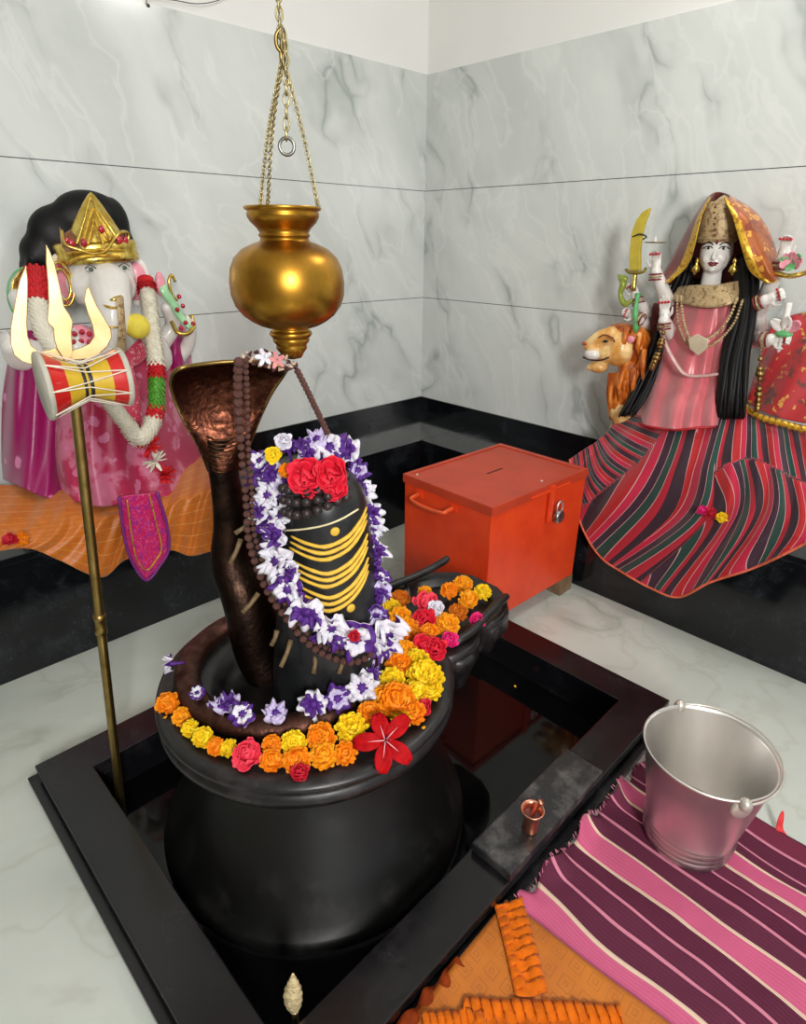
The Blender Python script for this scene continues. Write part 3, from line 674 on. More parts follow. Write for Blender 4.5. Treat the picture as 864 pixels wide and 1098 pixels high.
def proto(key):
    if key in PROTO: return PROTO[key]
    kind, c, sd = key; r = []
    if kind == 'm': o = marigold(sd, None).build('marigold', FM[c]); r = [('marigold', o)]
    if kind == 'u': o = ruffled(sd).build('bloom', FM[c], solid=.03); r = [('bloom', o)]
    if kind == 't':
        a, b_ = trumpet(sd, 1.5, .62, 2, .30 if c == 'w' else .5); r = [('corolla', a.build('corolla', [FM[c], FM['v']], solid=.03)), ('flower_tube', b_.build('flower_tube', FM['v']))]
    if kind == 't' and c != 'v': r[0][1].modifiers[0].material_offset = 1; r[0][1].modifiers[0].offset = 0
    for _, o in r: COL.objects.unlink(o)
    PROTO[key] = r; return r
def orient(n, spin=0):
    return Vector(n).to_track_quat('Z', 'Y').to_matrix().to_4x4() @ Matrix.Rotation(spin, 4, 'Z')
def flower(key, name, loc, n, size, label=None, cat='flower', group=None, parent=None, sq=1.0):
    """a flower as a thing (label) or as a part of a garland (parent)"""
    M = Matrix.Translation(Vector(loc)-(Vector(parent['org']) if parent is not None else Vector((0, 0, 0)))) @ orient(n, rnd.uniform(0, 6)) @ Matrix.Diagonal((size, size, size*sq, 1))
    pr_ = proto(key)
    if len(pr_) == 1:
        o = pr_[0][1].copy(); o.name = name; COL.objects.link(o); o.matrix_world = M
        if parent is not None: o.parent = parent; o.matrix_parent_inverse.identity(); o.matrix_basis = M
        elif label: tag(o, label, cat, group)
        return o
    if parent is None:
        e = bpy.data.objects.new(name, None); COL.objects.link(e); e.empty_display_size = .3; e.matrix_basis = M; tag(e, label, cat, group)
        for nm, q in pr_: c = q.copy(); COL.objects.link(c); c.parent = e
        return e
    m0 = pr_[0][1].copy(); m0.name = name; COL.objects.link(m0); m0.parent = parent; m0.matrix_basis = M
    c = pr_[1][1].copy(); COL.objects.link(c); c.parent = m0
    return m0
CN = {'o': 'orange', 'g': 'golden orange', 'y': 'yellow', 'd': 'rust orange', 'r': 'crimson', 'p': 'pink-red', 's': 'scarlet', 'm': 'magenta', 'w': 'white'}
UPV = Vector((0, 0, 1)); TOCAM = (-Vector((CW.x, CW.y, 0))).normalized()
# the ring of blooms along the front of the disc: (px, py, kind, colour, radius px, z, label)
FL = [
 (181, 752, 'm', 'o', 12, .418, 'orange marigold at the far left end of the row on the stone disc'),
 (196, 766, 'm', 'g', 10, .418, 'small golden marigold second from the left end of the row on the disc'),
 (205, 779, 'm', 'y', 9, .418, 'small dull yellow marigold, third from the left end of the row'),
 (218, 789, 'm', 'y', 11, .418, 'bright yellow marigold, fourth from the left end of the row'),
 (232, 798, 'm', 'o', 9, .418, 'small orange marigold, fifth from the left, between two yellow ones'),
 (246, 800, 'm', 'y', 9, .418, 'small yellow marigold just left of the pink-red ruffled bloom'),
 (267, 807, 'u', 'p', 15, .42, 'pink-red ruffled bloom in the front left of the marigold row'),
 (292, 796, 'm', 'o', 10, .43, 'small orange marigold right behind the one beside the pink-red bloom'),
 (291, 813, 'm', 'o', 12, .418, 'orange marigold immediately right of the pink-red ruffled bloom'),
 (315, 795, 'm', 'y', 13, .432, 'yellow marigold tucked against the brown coil above an orange one'),
 (318, 812, 'm', 'o', 14, .418, 'orange marigold with the crimson bud lying below it'),
 (321, 827, 'u', 'r', 10, .412, 'dark crimson bud at the front lip of the stone disc'),
 (345, 788, 'm', 'o', 15, .432, 'large orange marigold in the rear of the row at the disc front'),
 (347, 808, 'm', 'g', 14, .418, 'orange marigold at the disc front, right of the crimson bud'),
 (370, 805, 'm', 'o', 12, .418, 'orange marigold touching the left petal of the red hibiscus'),
 (377, 779, 'm', 'y', 16, .436, 'big golden yellow marigold above the red hibiscus petals'),
 (396, 764, 'm', 'o', 13, .436, 'orange marigold between the big yellow one and the orange heap'),
 (425, 749, 'm', 'o', 19, .44, 'largest orange marigold, in the heap just above the red hibiscus'),
 (411, 745, 'm', 'g', 12, .44, 'golden marigold on the left edge of the heap above the hibiscus'),
 (443, 763, 'm', 'o', 13, .425, 'orange marigold on the right of the heap, beside the crimson bloom'),
 (430, 770, 'm', 'y', 11, .425, 'small yellow marigold directly above the hibiscus centre'),
 (452, 755, 'u', 'r', 10, .42, 'crimson bloom under the big yellow marigolds on the disc'),
 (420, 727, 'm', 'y', 13, .448, 'yellow marigold beside the lowest white garland trumpet'),
 (455, 725, 'm', 'y', 19, .435, 'largest bright yellow marigold on the right side of the disc'),
 (447, 709, 'm', 'y', 14, .442, 'bright yellow marigold at the back of the yellow heap'),
 (461, 738, 'm', 'y', 13, .425, 'bright yellow marigold at the right rim edge of the yellow heap'),
 (446, 741, 'm', 'y', 12, .44, 'yellow marigold between the yellow heap and the orange heap'),
 (428, 711, 'm', 'o', 14, .446, 'orange marigold left of the yellow heap, against the garland'),
 (434, 697, 'm', 'g', 12, .446, 'golden orange marigold above the yellow heap beside the garland'),
 (425, 684, 'm', 'o', 12, .446, 'orange marigold halfway up the right side beside the garland'),
 (436, 673, 'm', 'g', 13, .44, 'golden marigold left of the dark red bloom on the right side'),
 (429, 661, 'm', 'g', 12, .44, 'golden marigold below the small yellow one near the spout'),
 (444, 681, 'm', 'd', 11, .43, 'rust orange marigold between the scarlet and golden blooms'),
 (419, 651, 'm', 'y', 10, .43, 'small bright yellow marigold where the garland meets the spout'),
 (429, 641, 'm', 'd', 10, .42, 'rust orange marigold behind the small yellow one near the spout'),
 (455, 635, 'm', 'g', 8, .445, 'small golden marigold on top of the pink ruffled bloom'),
 (456, 648, 'u', 'p', 14, .44, 'pink ruffled bloom with a white one leaning on it, at the spout'),
 (467, 652, 'u', 'w', 9, .452, 'small white bloom leaning on the pink one at the spout'),
 (455, 664, 'u', 's', 13, .44, 'scarlet-pink bloom just below the pink and white pair'),
 (446, 670, 'u', 'r', 9, .44, 'dark red bloom beside the golden marigolds near the spout'),
 (460, 677, 'm', 'o', 10, .44, 'small orange marigold between the two scarlet blooms'),
 (478, 669, 'm', 'g', 13, .425, 'golden marigold at the mouth of the spout above a magenta bloom'),
 (481, 685, 'u', 'm', 9, .42, 'magenta bloom on the spout mouth beside the scarlet flower'),
 (453, 690, 'u', 's', 12, .44, 'scarlet bloom above the yellow heap, left of its twin'),
 (466, 694, 'u', 's', 13, .432, 'scarlet bloom above the yellow heap near the magenta one'),
 (481, 632, 'm', 'o', 9, .412, 'orange marigold on the spout nearest its raised scroll'),
 (496, 626, 'm', 'g', 10, .412, 'golden marigold furthest back on the spout'),
 (502, 641, 'm', 'g', 10, .412, 'golden orange marigold in the middle of the spout tip'),
 (517, 634, 'm', 'y', 9, .412, 'yellow marigold nearest the tip of the spout'),
 (491, 656, 'm', 'd', 10, .412, 'rust orange marigold alone in the middle of the spout'),
 (511, 664, 'u', 'm', 8, .42, 'magenta bloom at the right edge of the spout')]
for i, (u, v, kd, c, rp_, z, lb) in enumerate(FL):
    p = Vector(at_z(u, v+rp_*.15, z)); dist = (p-CP).dot(CW); s_ = rp_*dist/FPX
    up = (UPV*1.2+TOCAM*.75+Vector((rnd.uniform(-.3, .3), rnd.uniform(-.3, .3), 0)))
    flower((kd, c, i % 3), 'marigold' if kd == 'm' else 'ruffled_flower', p-Vector((0, 0, .004)), up, s_*(1.2 if kd == 'm' else 1.22), lb, group='fresh blooms laid on the stone disc', sq=.85)
# hibiscus
hc = Vector(at_z(413, 794, .44)); hb = thing('hibiscus', 'large red five petalled hibiscus with white veins on the disc rim', 'flower', hc)
hn = (UPV*1.0+TOCAM*.9).normalized(); hx = (CR-hn*CR.dot(hn)).normalized(); hy = hn.cross(hx)
hibM = N('hibiscus_red'); hibM.col(hibM.ramp(hibM.noise(hibM.coord(), 60, 3).outputs[0], [(.3, lin((150, 2, 10))), (.7, lin((186, 8, 18)))])); hibM.set(Roughness=.7, Specular_IOR_Level=.15); hibM = hibM.m
for a, ln in ((185, .066), (110, .056), (45, .066), (-38, .064), (-95, .062)):
    b = MB(); a = math.radians(a); d = hx*math.cos(a)+hy*math.sin(a); P = []; s_ = hn.cross(d)
    for j in range(9):
        t = j/8; w_ = .0185*math.sin(PI*(.07+.8*t))**.8; c = hc+d*(ln*(.06+.98*t))+hn*(.010*math.sin(t*PI)-.004*t)
        P.append([c+s_*(w_*x)+hn*(.004*abs(x)+.0022*math.sin(x*7+j*1.3)) for x in [-1, -.75, -.5, -.25, 0, .25, .5, .75, 1]])
    b.grid(P); b.build('petal', hibM, hb, solid=.0012)
    b = MB(); b.tube([hc+hn*.003, hc+d*ln*.3+hn*.010, hc+d*ln*.55+hn*.0095], [.0016, .0009, .0003], 6); b.build('petal_vein', mat('vein_pink', (240, 180, 190), .5), hb)
b = MB(); b.tube([hc, hc+hn*.02+hx*.004, hc+hn*.035+hx*.012], [.003, .002, .0012], 8)
for k in range(8): b.ball(hc+hn*(.022+.0018*k)+hx*(.005+.001*k)+Vector((rnd.uniform(-.003, .003), rnd.uniform(-.003, .003), 0)), .0016, 6, 4)
b.build('stamen', mat('stamen_red', (180, 20, 40), .5), hb)
# trumpet flowers lying on the coil
TR = [(211, 742, 'w', 10, (-.3, -.2, 1), 'small white trumpet flower nearest the left of the trough'), (231, 752, 'l', 10, (0, .4, .6), 'small lilac trumpet flower half hidden in the trough at left'),
      (243, 753, 'l', 15, (-.3, -.1, 1), 'pale lilac trumpet flower beside a larger white one on the coil'), (259, 765, 'w', 16, (-.4, -.5, .9), 'white trumpet flower with a violet heart on the front left of the coil'),
      (295, 763, 'l', 15, (-.2, -.4, .9), 'lilac and white trumpet flower in the middle of the coil front'), (335, 756, 'w', 18, (-.7, -.6, .6), 'tall white trumpet flower standing on the front of the coil'),
      (362, 749, 'l', 17, (-.3, -.7, .7), 'violet and lilac trumpet flower right of the tall white one'), (388, 737, 'w', 20, (-.5, -.7, .8), 'large open white trumpet flower at the right end of the coil'),
      (401, 722, 'l', 14, (.2, -.8, .5), 'violet trumpet flower behind the large open white one')]
for i, (u, v, c, rp_, n, lb) in enumerate(TR):
    p = Vector(at_z(u, v, .468)); s_ = rp_*(p-CP).dot(CW)/FPX; flower(('t', c, i % 3), 'trumpet_flower', p, n, s_, lb, group='trumpet flowers laid on the cobra coil')
p = Vector(at_z(179, 712, .47)); flower(('t', 'w', 1), 'trumpet_flower', p, -CR*1.0+TOCAM*.3+UPV*.1, .026, 'violet trumpet flower lying sideways on the left of the disc, white mouth outward', group='trumpet flowers laid on the cobra coil')
# fallen petals
ptl = MB(); petal(ptl, Vector((0, 0, 0)), Vector((1, 0, 0)), UPV, 1, .45, .5)
for u, v, z, lb in ((175, 770, .409, 'tiny yellow petal on the left rim of the stone disc'), (516, 786, .0, ''), (553, 737, -.047, 'tiny yellow petal floating alone in the dark basin'), (452, 781, .412, 'tiny pale petal on the disc rim right of the hibiscus')):
    if not lb: continue
    o = ptl.build('fallen_petal', FM['g'], solid=.1); o.location = at_z(u, v, z); o.scale = (.009,)*3; o.rotation_euler = (0, 0, rnd.uniform(0, 6)); tag(o, lb, 'petal')
# ------------------------------------------------------------------ garland round the lingam
gl = thing('flower_garland', 'garland of white and violet trumpet flowers looped round the black lingam', 'garland', L(340, 480))
GF = [(277, 493, 'w', 13, -.01), (270, 512, 'v', 12, -.01), (290, 508, 'w', 15, .0), (302, 525, 'l', 14, .02), (285, 531, 'w', 15, .02), (276, 547, 'w', 14, .02), (284, 560, 'v', 14, .03), (299, 552, 'w', 14, .05), (292, 575, 'w', 17, .07),
      (283, 585, 'v', 10, .05), (293, 603, 'w', 22, .09), (308, 612, 'w', 14, .11), (307, 634, 'w', 18, .12), (318, 644, 'v', 12, .12), (328, 660, 'w', 21, .145), (345, 686, 'v', 14, .13), (356, 676, 'w', 19, .155), (368, 690, 'v', 14, .14), (381, 687, 'w', 23, .155),
      (417, 683, 'w', 23, .10), (411, 697, 'w', 18, .10), (403, 661, 'l', 14, .08), (404, 648, 'v', 12, .05), (408, 636, 'l', 13, .045), (406, 622, 'w', 14, .03), (404, 610, 'v', 12, .02), (405, 595, 'w', 14, .01), (404, 582, 'v', 12, 0), (402, 567, 'w', 14, -.01), (399, 553, 'w', 14, -.01), (395, 542, 'v', 11, -.02), (391, 529, 'w', 14, -.02), (386, 517, 'v', 11, -.03), (384, 503, 'l', 13, -.03), (378, 492, 'v', 10, -.03), (371, 482, 'w', 15, -.02), (353, 478, 'w', 19, .0), (338, 470, 'l', 13, -.01), (330, 487, 'w', 13, .02), (322, 474, 'v', 15, -.01), (309, 480, 'v', 10, -.01)]
gc = L(345, 590, 0)
for i, (u, v, c, rp_, w_) in enumerate(GF):
    p = L(u, v, w_); s_ = rp_*(p-CP).dot(CW)/FPX*1.12; d = (p-gc); d.normalize()
    n = TOCAM*1.0+d*.6+Vector((rnd.uniform(-.35, .35), rnd.uniform(-.35, .35), rnd.uniform(-.1, .45)))
    if c == 'v': n = -TOCAM*.2+d+Vector((0, 0, .4))
    flower(('t', 'w' if c == 'w' else ('l' if c == 'l' else 'v'), i % 3), 'flower', p, n, s_, parent=gl)
stM = mat('stalk_brown_green', (112, 92, 62), .6, var=.3, vs=60)
for (u0, v0, w0), (u1, v1, w1) in (((258, 578, .0), (247, 604, .02)), ((277, 636, .06), (260, 657, .08)), ((297, 676, .1), (291, 692, .11)), ((312, 686, .11), (301, 715, .14)), ((338, 702, .12), (336, 722, .14)), ((367, 706, .13), (363, 722, .14)), ((391, 700, .1), (389, 718, .11)), ((268, 560, .0), (252, 572, .02))):
    b = MB(); P = [L(u0, v0, w0), L((u0+u1)/2+1, (v0+v1)/2, (w0+w1)/2), L(u1, v1, w1)]; b.tube(P, [.006, .005, .0055], 8); b.build('stalk', stM, gl)
b = MB(); b.tube([L(u, v, w-.02) for u, v, w in cr([(335, 478, -.03), (305, 485, -.03), (282, 515, -.01), (280, 560, .02), (290, 610, .07), (318, 655, .11), (355, 690, .13), (400, 690, .1), (408, 640, .04), (404, 580, 0), (388, 520, -.03), (365, 484, -.03), (335, 478, -.03)], 60)], .0025, 6); b.build('garland_string', mat('string', (70, 50, 60), .8), gl)
# red rose and small blooms on top
for u, v, rp_, w_, lb in ((331, 511, 21, .10, 'red rose bloom at the left of the pair in front of the lingam top'), (357, 508, 19, .11, 'red rose bloom at the right of the pair in front of the lingam top'), (361, 525, 13, .12, 'small red rose bloom hanging lowest on the lingam front')):
    p = L(u, v, w_-.02); flower(('u', 's', 1), 'rose', p, TOCAM*1+UPV*.4, rp_*(p-CP).dot(CW)/FPX*1.15, lb, group='red roses on the lingam')
for u, v, c, k_, rp_, lb in ((294, 489, 'y', 'u', 10, 'yellow bloom tucked into the garland at the upper left'), (307, 505, 'o', 'm', 8, 'tiny orange bloom between the yellow bloom and the red roses'), (305, 474, 'w', 'u', 10, 'creamy white bud at the top left of the garland'), (380, 681, 'r', 'u', 7, 'dark red petal cluster resting on the large white garland flower')):
    p = L(u, v, .06 if v < 600 else .175); flower((k_, c, 2), 'small_flower', p, TOCAM+UPV*.5, rp_*(p-CP).dot(CW)/FPX*1.1, lb)
# ------------------------------------------------------------------ bead strings
bead0 = MB(); P = []
for j in range(9):
    a = PI*j/8; P.append([(math.sin(a)*math.cos(2*PI*i/12)*(1+.12*math.sin(i*3+j*2)), math.sin(a)*math.sin(2*PI*i/12)*(1+.12*math.sin(i*3+j*2)), -math.cos(a)) for i in range(12)])
bead0.grid(P, True); beadM = mat('rudraksha_brown', (96, 60, 52), .55, var=.3, vs=200, bump=.6, bs=400); beadD = mat('dark_bead', (44, 34, 36), .45, var=.3, vs=200)
bo = {}
for nm, m in (('b', beadM), ('d', beadD)): bo[nm] = bead0.build('bead', m); COL.objects.unlink(bo[nm])
def beads(name, label, path, fn, n, r, mk='b', cat='beads', jit=0):
    P = [fn(*p) for p in cr(path, 200)]; seg = [0]
    for a, b_ in zip(P, P[1:]): seg.append(seg[-1]+(b_-a).length)
    t = thing(name, label, cat, P[0]); k_ = 0
    for i in range(n):
        s_ = seg[-1]*(i+.5)/n
        while k_ < 198 and seg[k_+1] < s_: k_ += 1
        f = (s_-seg[k_])/max(1e-6, seg[k_+1]-seg[k_]); p = P[k_].lerp(P[k_+1], f)
        o = bo[mk].copy(); o.name = 'bead'; COL.objects.link(o); o.parent = t; rr = (r(i/n) if callable(r) else r)
        o.location = p-P[0]+Vector((rnd.uniform(-jit, jit),)*3); o.scale = (rr,)*3; o.rotation_euler = (rnd.uniform(0, 6), rnd.uniform(0, 6), 0)
    b = MB(); b.tube(P[::5], .0012, 6); b.build('thread', mat('bead_thread', (60, 30, 30), .8), t); return t
beads('bead_necklace', 'string of large brown seed beads hanging from the cobra hood beside the lingam', [(256, 384, .095), (255, 420, .06), (257, 460, .05), (260, 500, .05), (264, 540, .05), (266, 575, .05), (276, 610, .06), (290, 640, .09), (308, 664, .12), (328, 688, .14), (352, 704, .14), (380, 710, .13), (400, 700, .1)], H if False else L, 46, lambda t: .0095 if t < .2 else (.0075 if t < .45 else .0085))
beads('bead_necklace', 'thinner brown bead strand beside the larger one on the cobra hood', [(263, 382, .09), (265, 430, .055), (266, 480, .05), (270, 530, .05), (272, 570, .05), (288, 618, .08), (310, 654, .11), (340, 690, .13), (370, 700, .13)], L, 54, .0058)
beads('bead_necklace', 'short bead rope slanting from the pot tip down to the lingam top', [(318, 396, .0), (330, 420, .0), (341, 443, -.01), (353, 468, -.02)], L, 17, .0068)
for k_, (a, w_) in enumerate(((520, .075), (532, .085), (545, .09))):
    beads('bead_necklace', ['topmost', 'middle', 'lowest'][k_]+' row of dark beads round the lingam under the red roses', [(300+k_, a+3, w_-.02), (318, a+7, w_+.025), (340, a+6-k_*2, w_+.035), (362, a-2-k_*3, w_+.02), (375, a-14, w_)], L, 8, .0105, 'd')
# seed pod garland at the pot tip
fg = thing('dried_flower_wreath', 'small wreath of dry brown pods and pink star flowers on the hood top', 'wreath', L(285, 385, .05))
for i in range(34):
    u, v, w_ = cr([(262, 384, .09), (275, 378, .06), (290, 379, .02), (303, 384, .03), (318, 393, .05), (300, 396, .08), (283, 393, .1), (268, 388, .1)], 34)[i]
    b = MB(); p = L(u, v, w_); s_ = rnd.uniform(.003, .006); b.tube([p, p+Vector((rnd.uniform(-1, 1), rnd.uniform(-1, 1), rnd.uniform(-.4, 1))).normalized()*rnd.uniform(.008, .014)], [s_, .001], 7); b.build('pod', mat('dry_pod', (70, 34, 34), .7, var=.4, vs=90) if i % 3 else mat('cream_pod', (206, 176, 150), .7), fg)
for u, v in ((283, 383), (297, 386)):
    b = MB(); c = L(u, v, .11)
    for a in range(5):
        d = CR*math.cos(a*PI*.4+.5)+UPV*math.sin(a*PI*.4+.5); petal(b, c, d, TOCAM, .017, .0042, .4)
    b.build('star_flower', FM['w'] if u < 290 else mat('dusty_pink', (214, 140, 140), .6), fg, solid=.001)
# ------------------------------------------------------------------ figure helpers
def cyl_pts(fn, path, n): return [fn(*p) for p in cr(path, n)]
def limb(bb, pts, rads, n=12, cap=True):
    P = cr([tuple(p) for p in pts], max(8, 5*len(pts))); R_ = [a[0] for a in cr([(r,) for r in rads], len(P))]
    bb.tube([Vector(p) for p in P], R_, n, cap=cap); bb.ball(P[0], R_[0], 10, 8); bb.ball(P[-1], R_[-1], 10, 8)
def hand(bb, wrist, up, normal, s, side=1, curl=.25):
    """palm, four unequal fingers and a thumb leaving the side of the palm"""
    up = up.normalized(); normal = (normal-up*normal.dot(up)).normalized(); x = up.cross(normal)*side
    pc_ = wrist+up*s*.26
    M = Matrix((x, normal, up)).transposed().to_4x4()
    bb.ball(pc_, (s*.21, s*.1, s*.30), 12, 8, M=M); limb(bb, [wrist-up*s*.1, pc_], [s*.15, s*.17])
    for k, (ox, ln) in enumerate(((-.155, .40), (-.055, .46), (.05, .44), (.15, .34))):
        b0 = pc_+x*(ox*s)+up*(s*.2); P = [b0]; a = 0; d = up+x*(ox*.35)
        for j in range(3):
            a += curl*(1.2 if j else .6); P.append(P[-1]+(d*math.cos(a)+normal*math.sin(a)).normalized()*(s*ln*(.42, .33, .25)[j]))
        limb(bb, P, [s*.056, s*.052, s*.047, s*.036], 8)
    t0 = pc_-x*(s*.14)-up*(s*.12)
    limb(bb, [t0, t0-x*s*.15+up*s*.12+normal*s*.06, t0-x*s*.19+up*s*.32+normal*s*.09], [s*.075, s*.06, s*.042], 8)
def dots(name, parent, pts, r, m):
    b = MB()
    for p in pts: b.ball(p, r, 8, 6)
    return b.build(name, m, parent)
nailM = mat('red_nail_paint', (196, 14, 40), .3); blackH = mat('black_hair', (7, 7, 9), .5, var=.5, vs=90, spec=.3); eyeW = mat('eye_white', (206, 210, 204), .2); eyeB = mat('eye_black', (20, 14, 14), .2)
lipM = mat('lip_paint', (120, 10, 30), .3); bangM = mat('maroon_bangle', (120, 24, 24), .3, coat=.3); maroon = mat('maroon_velvet', (96, 14, 26), .8, sheen=.5, var=.25)
pinkP = mat('pink_paint', (232, 150, 166), .4, coat=.2); greenP = mat('green_paint', (96, 176, 110), .4, coat=.2)
silkP = brocade('pink_silk_brocade', (176, 34, 78), (206, 110, 150), 16, .5, .35, (206, 118, 148), .2); magS = brocade('magenta_silk', (146, 0, 88), (214, 120, 170), 9, .3, .32, None, .15); orgS = stripes('orange_silk', [(0, (210, 112, 4)), (.95, (236, 170, 80))], 1, 14, .4, .3, nz=.2)
satin = mat('pink_satin', (192, 78, 92), .32, var=.15, vs=14, sheen=.5)
# ================================================================== elephant-headed idol (left)
g = thing('elephant_headed_idol', 'white marble elephant-headed idol dressed in pink and magenta silk', 'statue', Vector((-1.88, -.24, .449)))
b = MB(); F = G
b.ball(F(108, 296, .22), (.115, .10, .115), 20, 14); b.ball(F(100, 305, .25), (.09, .08, .08)); b.ball(F(122, 306, .27), (.075, .07, .07))
limb(b, [F(116, 305, .30), F(120, 325, .36), F(121, 345, .38), F(118, 362, .37), F(112, 378, .36), F(104, 384, .36)], [.075, .062, .052, .045, .036, .026], 16)
b.ball(F(112, 400, .18), (.17, .12, .17)); b.ball(F(115, 440, .18), (.15, .12, .15)); limb(b, [F(115, 470, .17), F(116, 525, .17)], [.13, .13], 20)
b.lathe([(0, .449), (.17, .449), (.18, .47), (.17, .54), (.13, .58), (0, .6)], (-1.88, -.215, 0), 32)
limb(b, [F(70, 385, .14), F(45, 375, .13), F(22, 385, .15), F(12, 372, .2)], [.06, .05, .042, .032]); hand(b, F(12, 374, .2), UPV-CR*.2, TOCAM, .085, 1, .5)
limb(b, [F(60, 370, .1), F(38, 350, .1), F(20, 320, .14)], [.055, .045, .032])
limb(b, [F(165, 380, .14), F(185, 385, .13), F(200, 372, .16), F(205, 352, .2)], [.045, .036, .028, .022]); hand(b, F(204, 352, .2), UPV-CR*.35, TOCAM, .085, -1, .6)
limb(b, [F(170, 370, .14), F(185, 350, .16), F(178, 330, .2)], [.04, .03, .022])
limb(b, [F(150, 395, .2), F(172, 385, .26), F(158, 350, .34)], [.055, .045, .034]); hand(b, F(160, 354, .34), UPV*.8-CR*.8, TOCAM*.6+UPV*.4, .09, -1, .5)
limb(b, [F(75, 395, .2), F(62, 392, .28), F(82, 372, .34)], [.055, .045, .034]); hand(b, F(80, 376, .34), UPV+CR*.2, TOCAM, .09, 1, .25)
b.build('body', skinW, g, remesh=.006, smooth=4)
def patch(fn, rows, nu, nv, name, m, parent, th=.006, fold=None, mi=0):
    bb = MB(); bb.grid(cloth(rows, fn, nu, nv, fold), False, mi); return bb.build(name, m, parent, solid=th)
for (u, v, w, sx, M_) in ((146, 302, .2, 1, 0), (70, 300, .2, -1, 0)):
    b = MB(); M = Matrix.Rotation(-.35*sx, 4, 'Z') @ Matrix.Rotation(.12*sx, 4, 'Y'); b.ball(F(u, v, w), (.052, .016, .085), 24, 14, M=M); ear = b.build('ear', skinW, g)
    b = MB(); b.ball(F(u, v, w+.012), (.037, .012, .066), 20, 12, M=M); b.build('ear_inside', pinkP, ear)
for u, v in ((97, 289), (133, 287)):
    b = MB(); b.ball(F(u, v, .329 if u < 110 else .319), (.017, .008, .007), 14, 10); e = b.build('eye', eyeW, g); b = MB(); b.ball(F(u+.5, v, .334 if u < 110 else .324), (.009, .006, .0062), 12, 8); b.build('pupil', mat('grey_green', (70, 84, 76), .2), e)
    b = MB(); b.tube(cyl_pts(F, [(u-6, v-1, .335), (u, v-5, .342), (u+6, v-1, .335)], 8), .002, 6); b.build('eyelid', mat('lid_line', (96, 92, 84), .5), e)
b = MB(); b.ball(F(118, 296, .335), (.010, .006, .016), 12, 8); b.tube(cyl_pts(F, [(113, 299, .338), (118, 303, .34), (124, 298, .338)], 8), .003, 6); b.build('forehead_mark', mat('mark_pink', (226, 120, 110), .4), g)
for path, r in (([(103, 318, .34), (112, 327, .405), (122, 330, .425), (133, 327, .40), (140, 320, .34)], .006), ([(106, 346, .36), (114, 350, .42), (124, 351, .435), (132, 348, .40)], .005), ([(108, 312, .35), (117, 321, .40), (126, 319, .41), (136, 312, .35)], .012), ([(118, 305, .36), (121, 315, .385)], .007)):
    b = MB(); b.tube(cyl_pts(F, path, 16), r, 8, flat=.6); b.build('trunk_ornament', gold, g)
patch(F, [[(124, 318, .425), (132, 318, .42)], [(127, 345, .44), (134, 345, .435)], [(126, 366, .43), (135, 364, .425)], [(122, 382, .41), (134, 378, .41)]], 4, 14, 'gold_ribbon', goldE, g, .004)
b = MB(); limb(b, [F(102, 325, .32), F(100, 336, .36), F(104, 344, .38)], [.016, .013, .006]); b.build('tusk', mat('ivory', (236, 226, 200), .3), g)
# hair
b = MB()
for u, v, w, r in ((95, 232, .11, (.12, .07, .085)), (70, 252, .1, (.12, .07, .10)), (48, 272, .09, (.08, .06, .075)), (120, 240, .1, (.06, .06, .09)), (132, 262, .12, (.04, .05, .06)), (85, 275, .1, (.14, .06, .08)), (36, 288, .08, (.045, .04, .05))): b.ball(F(u, v, w), r, 20, 14)
r9 = random.Random(3)
for k_ in range(420):
    t = r9.random(); u, v = cr([(30, 292), (30, 278), (42, 255), (60, 228), (82, 212), (108, 214), (126, 234), (140, 262)], 40)[int(t*39)]
    p = F(u+3+r9.uniform(-2, 4), v+8, .1+r9.uniform(-.04, .04)); q = F(u+r9.uniform(-4, 4), v+r9.uniform(-2, 5), .1+r9.uniform(-.04, .04)); b.tube([p, p.lerp(q, .6)+Vector((0, 0, .005)), q], [.010, .007, .001], 5)
b.build('hair', blackH, g, remesh=.009, smooth=8)
# crown
cg = F(105, 274, .22); dz = F(97, 205, .26).z-cg.z
b = MB(); Ms = Matrix.Diagonal((1, .85, 1, 1)) @ Matrix.Rotation(-.06, 4, 'Y')
b.lathe([(.128, -.02), (.133, -.018), (.134, .0), (.130, .004), (.132, .02), (.134, .035), (.128, .045), (.11, .04)], cg, 48, M=Ms)
b.lathe([(.096, .03), (.092, dz*.25), (.078, dz*.42), (.055, dz*.62), (.03, dz*.82), (.010, dz*.96), (.0, dz)], (0, 0, 0), 32, M=Matrix.Translation(cg) @ Matrix(((1, 0, .07, 0), (0, .8, 0, 0), (0, 0, 1, 0), (0, 0, 0, 1)))); crw = b.build('crown', gold, g)
def FC(u, v, w): return F(u, v, w)
for path in ([(82, 262, .325), (90, 236, .30), (97, 212, .27), (104, 225, .29), (116, 242, .31), (127, 258, .32)], [(88, 262, .332), (94, 240, .31), (100, 224, .295), (108, 238, .31), (118, 258, .33)], [(94, 262, .337), (98, 246, .32), (101, 236, .31), (106, 248, .325), (111, 262, .335)],
             [(66, 247, .30), (70, 262, .325), (86, 268, .34), (98, 272, .345), (112, 270, .345), (120, 260, .34), (128, 250, .33), (137, 250, .30), (137, 264, .3)], [(72, 283, .29), (85, 276, .335), (105, 274, .345), (125, 275, .335), (137, 280, .30)], [(71, 272, .29), (85, 270, .335), (105, 268, .345), (125, 268, .335), (138, 270, .30)]):
    b = MB(); b.tube(cyl_pts(F, path, 40), .005, 7); b.build('crown_rib', goldS if len(path) == 5 else gold, crw)
